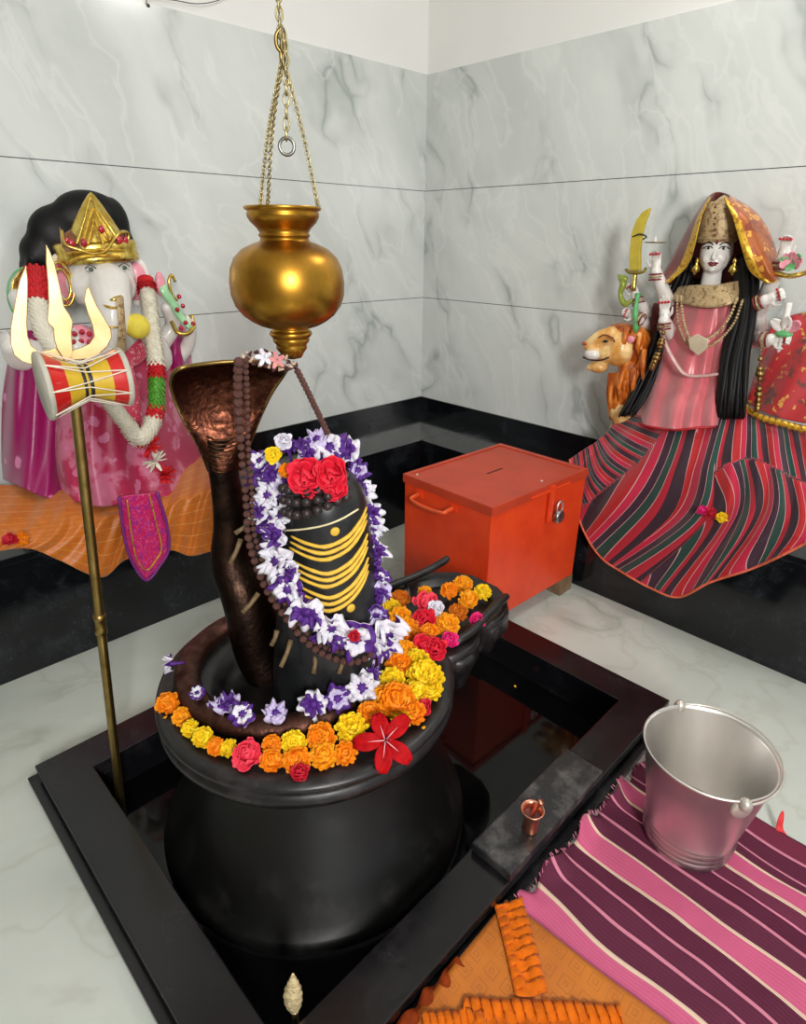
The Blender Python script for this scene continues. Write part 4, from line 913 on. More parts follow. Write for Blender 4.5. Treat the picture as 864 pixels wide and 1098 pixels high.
b = MB(); b.prism([F(*p) for p in [(64, 243, .27), (68, 251, .29), (76, 246, .30), (84, 256, .32), (88, 268, .33), (72, 272, .30), (66, 262, .28)]], (0, .008, 0)); b.prism([F(*p) for p in [(118, 262, .33), (124, 252, .325), (131, 246, .31), (138, 254, .28), (139, 268, .27), (126, 272, .31)]], (0, .008, 0)); b.build('crown_plate', metalm('rose_gold', (150, 104, 84), (206, 160, 130), .3, .5, 50, .5), crw, bevel=.002)
gem = mat('red_gem', (176, 12, 44), .1, coat=.8)
for u, v, w, r in ((109, 246, .335, .010), (90, 260, .35, .010), (77, 261, .325, .010), (128, 257, .335, .011), (135, 257, .315, .009), (72, 258, .31, .008)):
    b = MB(); b.ball(F(u, v, w), (r, r*.6, r*1.25), 12, 8); b.build('crown_gem', gem, crw)
# robes
patch(F, [[(52, 372, .06), (66, 368, .18), (92, 382, .27), (118, 392, .29), (140, 384, .28), (168, 366, .2), (192, 368, .08)],
          [(52, 425, .08), (68, 428, .25), (92, 430, .36), (118, 432, .39), (145, 428, .37), (174, 425, .26), (198, 415, .08)],
          [(50, 480, .1), (66, 484, .28), (92, 488, .39), (120, 490, .42), (150, 487, .39), (187, 474, .29), (214, 452, .1)],
          [(52, 528, .14), (74, 535, .33), (98, 542, .42), (122, 542, .45), (155, 531, .43), (197, 532, .36), (224, 482, .12)]], 90, 50, 'pink_tunic', silkP, g, .006, lambda s, t: (.013*math.sin(s*34+2*math.sin(t*3))+.012*math.sin(s*17+1))*t**.7)
patch(F, [[(8, 392, .03), (18, 362, .1), (40, 346, .14), (62, 350, .1)], [(3, 430, .05), (18, 430, .16), (42, 430, .2), (62, 432, .18)], [(2, 480, .06), (20, 485, .2), (45, 495, .25), (64, 498, .22)], [(4, 514, .08), (22, 522, .25), (45, 532, .31), (68, 536, .3)]], 40, 40, 'magenta_shawl', magS, g, .005, lambda s, t: .007*math.sin(s*20+t*6))
patch(F, [[(176, 352, .08), (190, 346, .14), (202, 356, .06)], [(178, 378, .12), (192, 380, .18), (205, 388, .06)], [(180, 402, .12), (194, 408, .17), (208, 402, .04)]], 24, 20, 'magenta_sleeve', magS, g, .005, lambda s, t: .006*math.sin(s*18+t*5))
redR = brocade('pink_red_ribbed', (206, 62, 90), (238, 190, 200), 60, .5, .4)
for rows in ([[(108, 392, .37), (118, 396, .39), (128, 396, .39)], [(125, 385, .36), (136, 390, .36), (146, 392, .35)], [(150, 362, .32), (156, 372, .32), (160, 380, .31)]], [[(120, 392, .37), (130, 396, .38), (142, 390, .37)], [(124, 430, .42), (136, 432, .42), (150, 428, .41)], [(126, 452, .43), (138, 455, .43), (152, 450, .42)]]):
    patch(F, rows, 12, 20, 'embroidered_lapel', redR, g, .004)
b = MB(); b.ball(F(88, 366, .33), (.05, .03, .055), 18, 12); cf = b.build('jewelled_cuff', pinkP, g)
for u, v in ((80, 358), (88, 356), (96, 358), (79, 367), (87, 366), (96, 367), (83, 376), (91, 376), (101, 364)):
    b = MB(); b.ball(F(u, v, .362), (.0095, .006, .0095), 10, 8); b.build('red_stone', gem, cf)
b = MB(); 
for rr, n_ in ((.05, 1), (.036, 1)): 
    for a in range(1): b.tube([F(66, 305, .27)+Vector((math.cos(k*PI/12)*rr*.7, -.004, math.sin(k*PI/12)*rr*1.35)) for k in range(24)], .005, 7, closed=True)
so = b.build('shoulder_ornament', gold, g)
for k_ in range(9):
    b = MB(); a = k_*2*PI/9; b.ball(F(66, 305, .275)+Vector((math.cos(a)*.03, 0, math.sin(a)*.057)), .006, 8, 6); b.build('red_stone', gem, so)
for pts, r in (([(188, 302, .2), (184, 295, .2), (181, 302, .2), (184, 315, .2), (190, 322, .2)], .006), ([(184, 345, .2), (190, 356, .23), (200, 358, .24), (208, 350, .22), (205, 338, .2)], .008)):
    b = MB(); b.tube(cyl_pts(F, pts, 20), r, 8); b.build('armlet', gold, g)
b = MB(); b.tube(cyl_pts(F, [(172, 300, .2), (176, 312, .22), (186, 326, .22), (194, 340, .22), (204, 352, .24)], 14), [.01, .014, .018, .018, .017, .017, .016, .016, .016, .016, .014, .012, .01, .006], 10, flat=.5); b.build('green_leaf_ornament', mat('mint_paint', (160, 216, 164), .4, coat=.3), g)
for u, v in ((192, 318), (196, 328), (190, 332), (199, 346), (207, 347), (194, 352)):
    b = MB(); b.ball(F(u, v, .245), .009, 10, 8); b.build('red_stone', gem, g)
b = MB(); b.ball(F(172, 305, .21), (.02, .012, .045), 14, 10); b.build('lotus_petal', pinkP, g)
b = MB(); b.tube(cyl_pts(F, [(27, 286, .12), (16, 292, .12), (9, 305, .12), (9, 322, .12), (14, 335, .12)], 20), .007, 8, flat=.5); b.build('axe_edge', greenP, g)
b = MB(); b.prism([F(*p) for p in [(29, 284, .12), (29, 311, .12), (12, 314, .12), (14, 300, .12), (21, 291, .12)]], (0, .01, 0)); b.build('axe_blade', gold, g, bevel=.002)
b = MB(); b.tube(cyl_pts(F, [(24, 312, .13), (22, 340, .14), (14, 372, .18)], 10), .008, 8); b.build('axe_handle', gold, g)
# pendant flap
pd = [(128, 533), (131, 560), (135, 583), (143, 605), (157, 622), (171, 607), (181, 588), (178, 560), (168, 528)]
magB = brocade('magenta_sequin_cloth', (196, 14, 92), (236, 120, 180), 90, .5, .35, (150, 30, 130)); purB = mat('purple_piping', (122, 34, 120), .5, bump=.5)
flap = thing('sash_end', 'pointed magenta sash end with gold braid hanging over the ledge', 'sash', F(155, 575, .5))
b = MB(); b.prism([F(u, v, .507) for u, v in pd], (0, .008, 0)); b.build('sash_panel', magB, flap, bevel=.003)
b = MB(); b.tube(cyl_pts(F, [(u, v, .512) for u, v in pd], 50), .006, 7); b.build('purple_edge', purB, flap)
b = MB(); b.tube(cyl_pts(F, [(136, 536, .514), (142, 580, .514), (147, 600, .514), (157, 611, .514), (167, 600, .514), (173, 586, .514), (166, 555, .514), (160, 530, .514)], 50), .0055, 6, flat=.4); b.build('gold_braid', goldS, flap)
# cloth under the idol
ocl = MB(); ocl.grid(cloth([[(-10, 520, .15), (40, 520, .2), (80, 520, .25), (120, 520, .28), (150, 515, .28), (180, 505, .26), (210, 490, .2), (232, 487, .14)],
    [(-10, 555, .34), (40, 553, .38), (80, 548, .42), (120, 548, .43), (150, 540, .44), (180, 535, .44), (210, 525, .44), (234, 515, .43)],
    [(-10, 582, .42), (40, 576, .455), (80, 572, .47), (120, 560, .475), (150, 555, .475), (180, 550, .475), (210, 542, .475), (235, 535, .475)],
    [(-10, 592, .44), (30, 588, .462), (62, 600, .478), (108, 619, .484), (135, 600, .484), (180, 590, .484), (205, 596, .484), (236, 588, .484)]], F, 100, 50, lambda s, t: .008*math.sin(s*34+t*2)*(1-.4*t)+.006*math.sin(s*71+t*9)+.004))
single(ocl, 'altar_cloth', orgS, 'orange silk cloth spread under the elephant-headed idol and over the ledge', 'cloth', F(110, 560, .4), solid=.003)
# white garland on the idol
gw = thing('tuberose_garland', 'thick white tuberose garland with red and green bands on the elephant-headed idol', 'garland', F(155, 300, .3))
path = [(156, 300, .27), (160, 325, .33), (163, 355, .38), (167, 385, .42), (168, 415, .45), (166, 445, .47), (152, 470, .49), (136, 455, .48), (120, 434, .46), (98, 405, .43), (70, 385, .38), (50, 360, .3), (42, 335, .25), (40, 300, .18)]
PP = cr(path, 150); W3 = [F(*p) for p in PP]; tw = mat('tuberose_white', (228, 222, 204), .7, var=.08, vs=80); rd = mat('red_petals', (196, 12, 26), .7, var=.3, vs=120); gr2 = mat('green_tinsel', (80, 150, 40), .4, var=.5, vs=150)
def seg(i0, i1, m, nm, R_):
    b = MB()
    b.tube(W3[i0:i1+1], R_*.8, 12)
    for i in range(i0, i1+1):
        t = (W3[min(i+1, 149)]-W3[max(i-1, 0)]).normalized(); s_ = t.orthogonal().normalized()
        for k_ in range(12):
            a = k_*2*PI/12+i*.26; d = Matrix.Rotation(a, 3, t) @ s_; petal(b, W3[i]+d*R_*.5, d+t*.8+Vector((0, 0, rnd.uniform(-.2, .2))), t, R_*.85, R_*.2, .5, 0, 2)
    b.build(nm, m, gw)
for i0, i1, m, nm, R_ in ((0, 5, rd, 'red_band', .036), (6, 35, tw, 'white_strand', .033), (36, 40, rd, 'red_band', .034), (41, 52, gr2, 'green_band', .032), (53, 56, rd, 'red_band', .034), (57, 76, tw, 'white_strand', .033), (77, 105, tw, 'white_strand', .030), (106, 140, tw, 'white_strand', .034), (141, 149, rd, 'red_band', .045)): seg(i0, i1, m, nm, R_)
for u, v, w, m, nm, n_ in ((160, 478, .5, rd, 'red_tuft', 24), (166, 494, .49, tw, 'white_tuft', 16), (176, 509, .49, rd, 'red_tuft', 26)):
    b = MB(); c = F(u, v, w)
    for k_ in range(n_): d = Vector((rnd.gauss(0, 1), -.4+rnd.gauss(0, .4), rnd.gauss(0, .7))).normalized(); petal(b, c, d, UPV, .045, .008, .3, 0, 2)
    b.build(nm, m, gw, solid=.0015)
sw = MB(); sw.ball(F(147, 350, .40), .042, 20, 14); single(sw, 'laddoo', mat('yellow_sweet', (226, 206, 70), .7, var=.1, bump=.4), 'yellow round sweet held in front of the idol trunk', 'sweet', F(147, 350, .36))
for u, v, c, lb, kd in ((25, 579, 'o', 'orange marigold on the orange cloth at the left edge of the ledge', 'm'), (13, 580, 'r', 'dark crimson bloom beside the orange marigold on the left ledge', 'u')): flower((kd, c, 0), 'marigold' if kd == 'm' else 'ruffled_flower', F(u, v, .482), UPV+TOCAM, .026, lb)
# ================================================================== goddess idol (right)
F = D
d_ = thing('goddess_idol', 'white marble many-armed goddess idol in a striped skirt and maroon gold veil', 'statue', Vector((-.2, -1.66, .449)))
OUT = Vector((-1, 0, 0)); RT = Vector((0, -1, 0)); FR = Matrix.Rotation(math.radians(17), 3, 'Z')
def hv(x, y, z): return hc_+FR @ Vector((x, y, z))
b = MB()
hc_ = F(768, 270, .20)
b.ball(hc_, (.060, .054, .074), 24, 18); b.ball(hv(-.022, 0, -.034), (.036, .036, .04), 16, 12); b.ball(hv(-.048, 0, -.056), (.012, .014, .011), 12, 8)
for sg in (-1, 1): b.ball(hv(-.036, sg*.022, -.022), (.02, .018, .02), 12, 8)
limb(b, [hv(-.056, 0, .008), hv(-.066, 0, -.012), hv(-.068, 0, -.02)], [.004, .0065, .008], 10)
limb(b, [hc_+Vector((.0, 0, -.05)), hc_+Vector((.005, 0, -.12))], [.032, .034], 14)
b.ball(F(764, 335, .17), (.075, .12, .09)); b.ball(F(762, 370, .17), (.065, .09, .10)); b.ball(F(760, 410, .17), (.08, .10, .09)); limb(b, [F(757, 420, .17), Vector((-.17, -1.69, .60)), Vector((-.18, -1.69, .52))], [.10, .13, .15], 20); b.lathe([(0, .449), (.17, .449), (.19, .47), (.16, .54), (0, .56)], (-.2, -1.69, 0), 28)
HN = []
def arm(pts, rads, s, up, nrm, side, curl): limb(b, [F(*p) for p in pts], rads, 12); w_ = F(*pts[-1]); hand(b, w_, up, nrm, s, side, curl); HN.append((w_, up.normalized(), s))
arm([(735, 325, .15), (722, 338, .16), (716, 324, .2), (703, 291, .25)], [.035, .03, .028, .02], .092, UPV-RT*.1, OUT, 1, .45)
arm([(738, 335, .17), (725, 362, .2), (712, 344, .30)], [.034, .029, .022], .10, UPV-RT*.15, OUT, -1, .08)
arm([(733, 332, .13), (705, 338, .14), (690, 330, .2), (682, 318, .24)], [.034, .028, .024, .018], .085, UPV*.9-RT*.5, OUT, 1, .8)
arm([(733, 340, .12), (705, 352, .13), (690, 346, .2), (682, 340, .25)], [.034, .028, .024, .018], .08, -RT+UPV*.35, OUT+UPV*.3, 1, .7)
arm([(798, 325, .14), (815, 330, .15), (826, 305, .19), (838, 278, .24)], [.035, .028, .026, .019], .092, UPV+RT*.05, OUT, -1, .45)
arm([(798, 332, .14), (812, 352, .17), (812, 335, .22), (820, 322, .28)], [.034, .03, .026, .02], .095, UPV*.5+RT, OUT, -1, .8)
arm([(796, 338, .14), (806, 362, .16), (818, 366, .27), (826, 364, .30)], [.034, .03, .026, .02], .095, RT+UPV*.1, OUT+UPV*.3, -1, .8)
b.build('body', skinW, d_, remesh=.0036, smooth=2)
# face paint
def fp(dy, dz, ex=0): return hv(-.058+ex, dy, dz)
for sg in (-1, 1):
    b = MB(); b.ball(fp(sg*.024, .012, .008), (.006, .0125, .0052), 16, 10); e = b.build('eye', eyeW, d_)
    b = MB(); b.ball(fp(sg*.024, .012, .0035), (.003, .0048, .0046), 12, 8); b.build('pupil', eyeB, e)
    b = MB(); b.tube([fp(sg*x, z, ex) for x, z, ex in cr([(.009, .010, .002), (.017, .0175, 0), (.028, .0178, .004), (.042, .011, .016)], 14)], .0016, 6); b.build('eyelid', eyeB, e)
    b = MB(); b.tube([fp(sg*x, z, ex) for x, z, ex in cr([(.010, .022, -.001), (.022, .0305, .001), (.034, .030, .008), (.044, .023, .02)], 14)], .0019, 6); b.build('eyebrow', eyeB, d_)
b = MB(); b.tube([fp(y, z, ex) for y, z, ex in cr([(-.017, -.0375, .007), (-.007, -.0345, -.001), (0, -.0365, -.003), (.007, -.0345, -.001), (.017, -.0375, .007)], 18)], [.0008]+[.0028]*16+[.0008], 8); b.tube([fp(y, z, ex) for y, z, ex in cr([(-.012, -.0405, .004), (0, -.0435, -.004), (.012, -.0405, .004)], 12)], [.001]+[.0034]*10+[.001], 8); b.build('lips', lipM, d_)
b = MB(); b.ball(fp(0, .03, .0), (.003, .0045, .006), 10, 8); b.tube([fp(y, z, ex) for y, z, ex in cr([(-.03, .041, .012), (0, .036, .002), (.03, .041, .012)], 12)], .0018, 6); b.build('forehead_mark', mat('dark_red_mark', (110, 20, 30), .4), d_)
# red nails and bangles
for i, (w_, up, s) in enumerate(HN):
    b = MB(); x = up.cross(OUT).normalized()
    for k_ in range(4): b.ball(w_+up*s*(.66 if i in (0, 1, 4) else .5)+x*s*(k_-1.5)*.12+OUT*s*(.22 if i != 1 else .08), (s*.05,)*3, 8, 6)
    b.build('painted_nails', nailM, d_)
    M = up.to_track_quat('Z', 'Y').to_matrix().to_4x4()
    for q in range(3):
        b = MB(); b.lathe([(.023, -.003), (.026, 0), (.023, .003), (.021, 0), (.023, -.003)], w_-up*(.010+.0095*q), 20, M=M); b.build('bangle', bangM if q != 1 else goldE, d_)
for path, r in (([(735, 328, .16), (716, 338, .19)], .042), ([(735, 334, .13), (700, 336, .17)], .040), ([(733, 345, .13), (698, 350, .17)], .040), ([(795, 325, .15), (808, 330, .16)], .046), ([(795, 338, .15), (806, 350, .17)], .042)):
    b = MB(); b.tube(cyl_pts(F, path, 8), r, 14); b.build('maroon_sleeve', maroon, d_)
# crown
cb_ = F(768, 256, .195); b = MB(); hz = F(769, 209, .2).z-cb_.z
b.lathe([(.060, -.012), (.065, -.008), (.066, .015), (.067, .05), (.062, .085), (.05, .12), (.032, hz-.025), (.012, hz-.006), (0, hz)], cb_, 40, M=Matrix.Rotation(-.05, 4, 'Y')); crn = b.build('crown', goldE, d_)
for k_ in range(5):
    b = MB(); z0 = .0+k_*.028; b.lathe([(.067-.0022*k_*k_-.001, z0-.003), (.0705-.0022*k_*k_, z0), (.067-.0022*k_*k_-.001, z0+.003)], cb_, 40); b.build('crown_ridge', goldE, crn)
for k_ in range(6): b = MB(); b.ball(F(766+(k_ % 2), 252-k_*6, .275-.004*k_), .0045, 8, 6); b.build('crown_stone', mat('amber_stone', (120, 60, 30), .2), crn)
# veil
velM = brocade('maroon_net', (112, 38, 34), (176, 96, 50), 60, .35, .55); velG = brocade('orange_gold_brocade', (164, 84, 24), (226, 160, 60), 34, .6, .4, (120, 40, 20), .3, .2)
if 1: satin = mat('pink_satin_light', (206, 104, 112), .28, var=.12, vs=12, sheen=.6)
def vmi(s, t):
    if s < .05 or s > .93: return 1
    if t > .955: return 2 if s < .6 else 1
    return 2 if s > .62 else 0
patch(F, [[(762, 211, .25), (759, 211, .2), (765, 207, .12), (770, 206, .1), (776, 207, .12), (782, 210, .2), (781, 212, .25), (776, 212, .28)],
          [(752, 232, .28), (742, 236, .2), (755, 232, .08), (770, 230, .06), (790, 228, .08), (808, 226, .18), (801, 234, .27), (786, 235, .29)],
          [(745, 262, .28), (727, 264, .2), (740, 262, .06), (770, 262, .05), (800, 258, .06), (824, 248, .16), (815, 262, .27), (794, 262, .30)],
          [(737, 285, .26), (713, 290, .2), (730, 292, .06), (770, 292, .05), (810, 285, .06), (833, 276, .15), (826, 290, .27), (804, 290, .28)],
          [(718, 303, .25), (705, 305, .2), (725, 306, .07), (770, 306, .06), (815, 300, .06), (836, 298, .15), (832, 302, .25), (822, 304, .26)]], 90, 50, 'veil', [velM, goldS, velG], d_, .004, lambda s, t: .004*math.sin(s*60)*t, vmi)
# hair
for lock, n_, sp_, rr in (([(738, 278, .17), (733, 298, .17), (722, 325, .18), (706, 370, .22), (688, 415, .27), (672, 446, .32)], 20, 9, .012), ([(797, 275, .17), (801, 300, .2), (797, 340, .27), (788, 380, .32), (784, 420, .36), (782, 448, .36)], 34, 15, .013), ([(745, 300, .12), (735, 330, .12), (720, 370, .14), (705, 410, .2)], 14, 12, .014)):
    b = MB(); r = random.Random(n_)
    for k_ in range(n_):
        ox = (k_/(n_-1)-.5)*2*sp_; ow = r.uniform(-.015, .015); ph = r.uniform(0, 6)
        pts = [(u+ox*(.5+.5*i/(len(lock)-1))*(.6 if i == 0 else 1)+1.2*math.sin(ph+i), v+r.uniform(-2, 2), w+ow) for i, (u, v, w) in enumerate(lock)]
        P = cyl_pts(F, pts, 20); b.tube(P, [rr*(1-.75*(i/19)**3) for i in range(20)], 7)
    b.build('hair', blackH, d_)
# tunic
patch(F, [[(722, 316, .12), (735, 320, .22), (752, 325, .26), (768, 326, .27), (783, 322, .25), (797, 314, .12)],
          [(707, 352, .13), (722, 358, .25), (745, 362, .29), (765, 363, .29), (780, 360, .27), (799, 350, .12)],
          [(694, 395, .15), (712, 400, .27), (740, 403, .30), (760, 403, .30), (776, 400, .29), (796, 395, .14)],
          [(681, 430, .18), (700, 438, .32), (728, 441, .37), (750, 441, .37), (774, 437, .33), (797, 428, .16)],
          [(671, 447, .2), (694, 456, .35), (722, 460, .40), (745, 458, .40), (772, 455, .35), (799, 442, .2)]], 110, 60, 'satin_tunic', satin, d_, .005, lambda s, t: (.016*math.sin(s*36+math.sin(t*3)*1.5)+.009*math.sin(s*17+1))*(.15+.85*t))
b = MB(); b.tube(cyl_pts(F, [(671, 448, .205), (694, 457, .355), (722, 461, .405), (745, 459, .405), (772, 456, .355), (799, 443, .205)], 50), .005, 7); b.build('tunic_hem', mat('red_trim', (176, 30, 40), .6), d_)
collar = [[(728, 308, .2), (745, 306, .25), (765, 306, .27), (785, 303, .24), (796, 300, .18)], [(720, 322, .2), (742, 328, .28), (765, 330, .295), (788, 325, .27), (800, 316, .18)]]
patch(F, collar, 30, 8, 'gold_collar', goldE, d_, .012)
def strand(path, n_, r, nm, m):
    t = None
    b = MB(); P = cyl_pts(F, path, n_)
    for p in P: b.ball(p, r, 8, 6)
    return b.build(nm, m, d_)
strand([(730, 318, .28), (732, 340, .31), (738, 360, .325), (748, 372, .335)], 24, .0055, 'bead_strand', goldE)
strand([(726, 318, .27), (727, 345, .30), (735, 366, .32), (748, 378, .335)], 26, .0055, 'bead_strand', goldE)
strand([(790, 320, .29), (782, 340, .315), (770, 356, .33), (757, 364, .335), (748, 366, .335)], 26, .0055, 'bead_strand', goldE)
strand([(796, 322, .28), (787, 346, .31), (772, 364, .33), (758, 372, .335)], 24, .005, 'bead_strand', goldE)
b = MB(); b.prism([F(*p) for p in [(738, 363, .34), (748, 358, .34), (760, 364, .34), (758, 374, .34), (749, 381, .34), (740, 374, .34)]], (-.006, 0, 0)); b.build('pendant', mat('pearl_gold', (222, 206, 176), .3, .3), d_, bevel=.002)
b = MB(); b.tube(cyl_pts(F, [(708, 352, .26), (715, 372, .31), (726, 392, .335), (736, 402, .345), (755, 403, .345), (774, 400, .33), (792, 396, .25)], 40), .0085, 8, flat=.5, up=(0, 0, 1)); b.build('belt', mat('silver_rose_braid', (206, 170, 164), .4, .2, bump=.6), d_)
for u, sg in ((748, -1), (789, 1)):
    b = MB(); p = F(u, 276, .24); b.lathe([(0, 0), (.006, -.004), (.008, -.014), (.004, -.02), (.012, -.03), (.015, -.045), (.006, -.05), (.004, -.056), (0, -.06)], p, 16); b.build('earring', gold, d_)
for path, sc_ in (([(712, 348, .33), (710, 362, .33), (706, 378, .33), (699, 394, .33)], 1.0), ([(816, 372, .33), (815, 392, .33), (814, 415, .33), (812, 438, .33)], 1.35)):
    b = MB(); P = cyl_pts(F, path, 14)
    for i, p in enumerate(P): b.ball(p, ((.004, .004, .004), (.012, .012, .008), (.015, .015, .012), (.009, .009, .008))[i % 4 if i > 2 else 0] if not i > 10 else (.011, .011, .014), 12, 8)
    b.build('tassel', metalm('antique_gold', (120, 96, 50), (180, 150, 96), .35, .5, 60), d_)
# skirt
skM = stripes('striped_skirt_cloth', [(0, (176, 8, 18)), (.17, (206, 160, 160)), (.185, (190, 8, 58)), (.34, (206, 160, 160)), (.355, (50, 8, 38)), (.52, (206, 160, 160)), (.535, (4, 60, 50)), (.68, (206, 160, 160)), (.695, (176, 8, 40)), (.80, (40, 6, 28)), (.985, (206, 160, 160))], 0, 1, .75, .25)
SK = [[(668, 444, .2), (690, 446, .28), (712, 448, .33), (735, 450, .35), (760, 448, .34), (785, 440, .32), (800, 436, .28), (815, 444, .24), (835, 450, .22), (855, 455, .2), (880, 460, .2)],
      [(646, 468, .28), (662, 482, .38), (690, 494, .42), (720, 500, .45), (750, 498, .45), (775, 490, .43), (800, 482, .41), (820, 478, .37), (840, 478, .34), (860, 482, .32), (885, 488, .3)],
      [(626, 482, .38), (636, 515, .455), (662, 534, .475), (698, 547, .485), (735, 555, .485), (768, 555, .485), (795, 550, .482), (820, 546, .475), (845, 548, .465), (870, 560, .46), (892, 572, .46)],
      [(611, 492, .44), (618, 545, .485), (629, 575, .49), (645, 598, .494), (665, 612, .494), (697, 630, .496), (728, 640, .496), (762, 624, .496), (805, 610, .494), (845, 592, .49), (890, 568, .485)]]
sfold = lambda s, t: (.012*math.sin(s*58+2.2*math.sin(t*2.6))+.013*math.sin(s*25+1+t*2)+(.012 if (s > .47 and t > .50+.10*math.sin(s*9)-.25*(s-.47)) else 0))*(.25+.75*min(1, t*1.6))*(.6 if t > .8 else 1)+.006
def sst(a, b_, x): x = max(0, min(1, (x-a)/(b_-a))); return x*x*(3-2*x)
def suv(s, t):
    u = s*5.6+.07*math.sin(s*40+t*4)*t
    if s < .235-.13*t: return .3+t*5.2-s*1.2          # cloth turned sideways at the left knee
    lim = .50+.10*math.sin(s*9)
    if s > .47 and t > lim-.25*(s-.47): u += .35-(t-lim)*1.6*(1-s*.6)          # deep tuck on the right
    if .36 < s < .47: u += .35*(t-.2)
    return u
bb = MB(); SP = cloth(SK, F, 220, 80, sfold); bb.grid(SP)
for i, u in enumerate(bb.uv):   # the stripes swing with the pleats
    bb.uv[i] = [(suv(a, b_), b_) for a, b_ in u]
bb.build('striped_skirt', skM, d_, solid=.004)
b = MB(); b.tube([p+Vector((-.002, 0, 0)) for p in SP[-1]], .0048, 7); b.build('skirt_hem', mat('gold_red_trim', (206, 96, 66), .6, var=.3, vs=120), d_)
# red and gold shawl at the right
shM = brocade('red_gold_shawl', (168, 20, 28), (196, 140, 60), 30, .4, .6, (58, 40, 26))
shw = thing('gold_fringed_shawl', 'red and black shawl with a gold sequin border right of the goddess idol', 'shawl', F(840, 420, .2))
patch(F, [[(826, 350, .1), (850, 338, .12), (890, 330, .1)], [(812, 395, .17), (842, 392, .22), (890, 392, .22)], [(800, 432, .25), (835, 448, .31), (890, 458, .32)]], 50, 50, 'shawl_cloth', shM, shw, .005, lambda s, t: .008*math.sin(s*14+t*9))
b = MB(); P = cyl_pts(F, [(797, 412, .25), (796, 432, .27), (812, 446, .31), (838, 454, .33), (864, 461, .335), (892, 466, .335)], 60); b.tube(P, [.011+.003*math.sin(i*2.1) for i in range(60)], 9); b.build('gold_border', goldS, shw)
# weapons and emblems held in the hands
b = MB(); pts = [(676, 290), (676, 270), (678, 250), (683, 236), (690, 227), (699, 222), (697, 230), (693, 240), (690, 252), (688, 268), (688, 290)]
sw_ = thing('curved_sword', 'yellow curved toy sword held upright in the raised hand of the goddess idol', 'sword', F(682, 295, .27))
b.prism([F(u, v, .27) for u, v in pts], (-.012, 0, 0)); b.build('blade', mat('sword_yellow', (206, 184, 60), .3, .2, coat=.4), sw_, bevel=.004)
b = MB(); b.tube(cyl_pts(F, [(681, 290, .276), (680, 300, .276), (679, 312, .276)], 6), .009, 10); b.build('grip', gold, sw_)
b = MB(); b.tube(cyl_pts(F, [(671, 289, .27), (675, 292, .28), (682, 293, .285), (690, 291, .28), (692, 288, .27)], 10), .006, 8); b.build('guard', mat('olive_gold', (130, 116, 40), .4, .3), sw_)
b = MB(); b.tube(cyl_pts(F, [(678, 254, .28), (686, 251, .29), (693, 254, .28), (686, 258, .27)], 14), .003, 6); b.build('binding', mat('dark_olive', (60, 60, 30), .5), sw_)
dk = thing('discus', 'thin bronze disc held on the fingertip of the goddess idol', 'discus', F(702, 260, .27)); b = MB(); b.lathe([(0, .003), (.03, .002), (.042, 0), (.03, -.002), (0, -.003)], F(702, 260, .27), 32); b.build('disc_plate', metalm('discus_bronze', (110, 86, 50), (150, 120, 70), .3, .5), dk)
b = MB(); b.lathe([(0, .022), (.004, .016), (.006, .002)], F(702, 260, .27), 12); b.build('disc_tip', skinW, dk)
b = MB(); limb(b, [F(664, 296, .25), F(668, 304, .26), F(665, 316, .26), F(670, 326, .26), F(677, 322, .26)], [.008, .014, .009, .012, .006]); b.ball(F(668, 299, .26), (.012, .02, .014))
single(b, 'green_mace', mat('green_gold_paint', (150, 166, 70), .35, .2), 'small green and gold mace held beside the curved sword', 'mace', F(668, 330, .25))
b = MB(); b.tube(cyl_pts(F, [(684, 315, .25), (681, 335, .27), (682, 350, .26), (680, 358, .25)], 12), [.012, .01, .008, .01, .012, .01, .008, .012, .012, .01, .008, .005], 10); single(b, 'green_staff', greenP, 'green emblem held in the lowest left hand above the lion', 'emblem', F(681, 335, .26))
lot = thing('lotus_flower', 'painted pink and green lotus held in the upper right hand of the goddess', 'lotus', F(852, 283, .26))
for k_ in range(8):
    b = MB(); a = k_*PI/4; petal(b, F(850, 282, .26), Vector((-.3, math.cos(a), math.sin(a)*.7+.3)), OUT, .042, .014, .6, 0, 5); b.build('petal', pinkP if k_ % 3 else greenP, lot, solid=.003)
b = MB(); b.tube(cyl_pts(F, [(828, 292, .25), (845, 296, .27), (862, 293, .26), (880, 286, .26)], 12), .008, 8); b.build('gold_stem', gold, lot)
b = MB(); b.tube(cyl_pts(F, [(846, 325, .30), (842, 345, .31), (838, 365, .31), (834, 378, .31)], 12), [.010]*4+[.012, .013, .012, .01, .009, .008, .006, .003], 10); single(b, 'white_dagger', skinW, 'white painted dagger in the middle right hand of the goddess idol', 'dagger', F(840, 350, .31))
lt2 = thing('lotus_bud', 'painted white and pink lotus bud with green base in the lower right hand', 'lotus', F(845, 352, .31))
for sx, m in ((1, pinkP), (-1, skinW), (0, skinW)):
    b = MB(); petal(b, F(842, 356, .32), Vector((-.15, -sx*.9, .8)), OUT, .06, .017, .5, 0, 6); b.build('petal', m, lt2, solid=.004)
b = MB(); b.ball(F(840, 358, .32), (.014, .028, .012)); b.build('green_base', greenP, lt2)
for u, v, c, kd, lb in ((754, 549, 'm', 'u', 'magenta bloom lying on the striped skirt of the goddess idol'), (763, 552, 'r', 'u', 'dark red bloom between the magenta one and the yellow marigold on the skirt'), (774, 556, 'y', 'm', 'small yellow marigold lying on the striped skirt of the goddess idol')): flower((kd, c, 0), 'marigold' if kd == 'm' else 'ruffled_flower', F(u, v, .522), UPV+OUT, .022, lb)
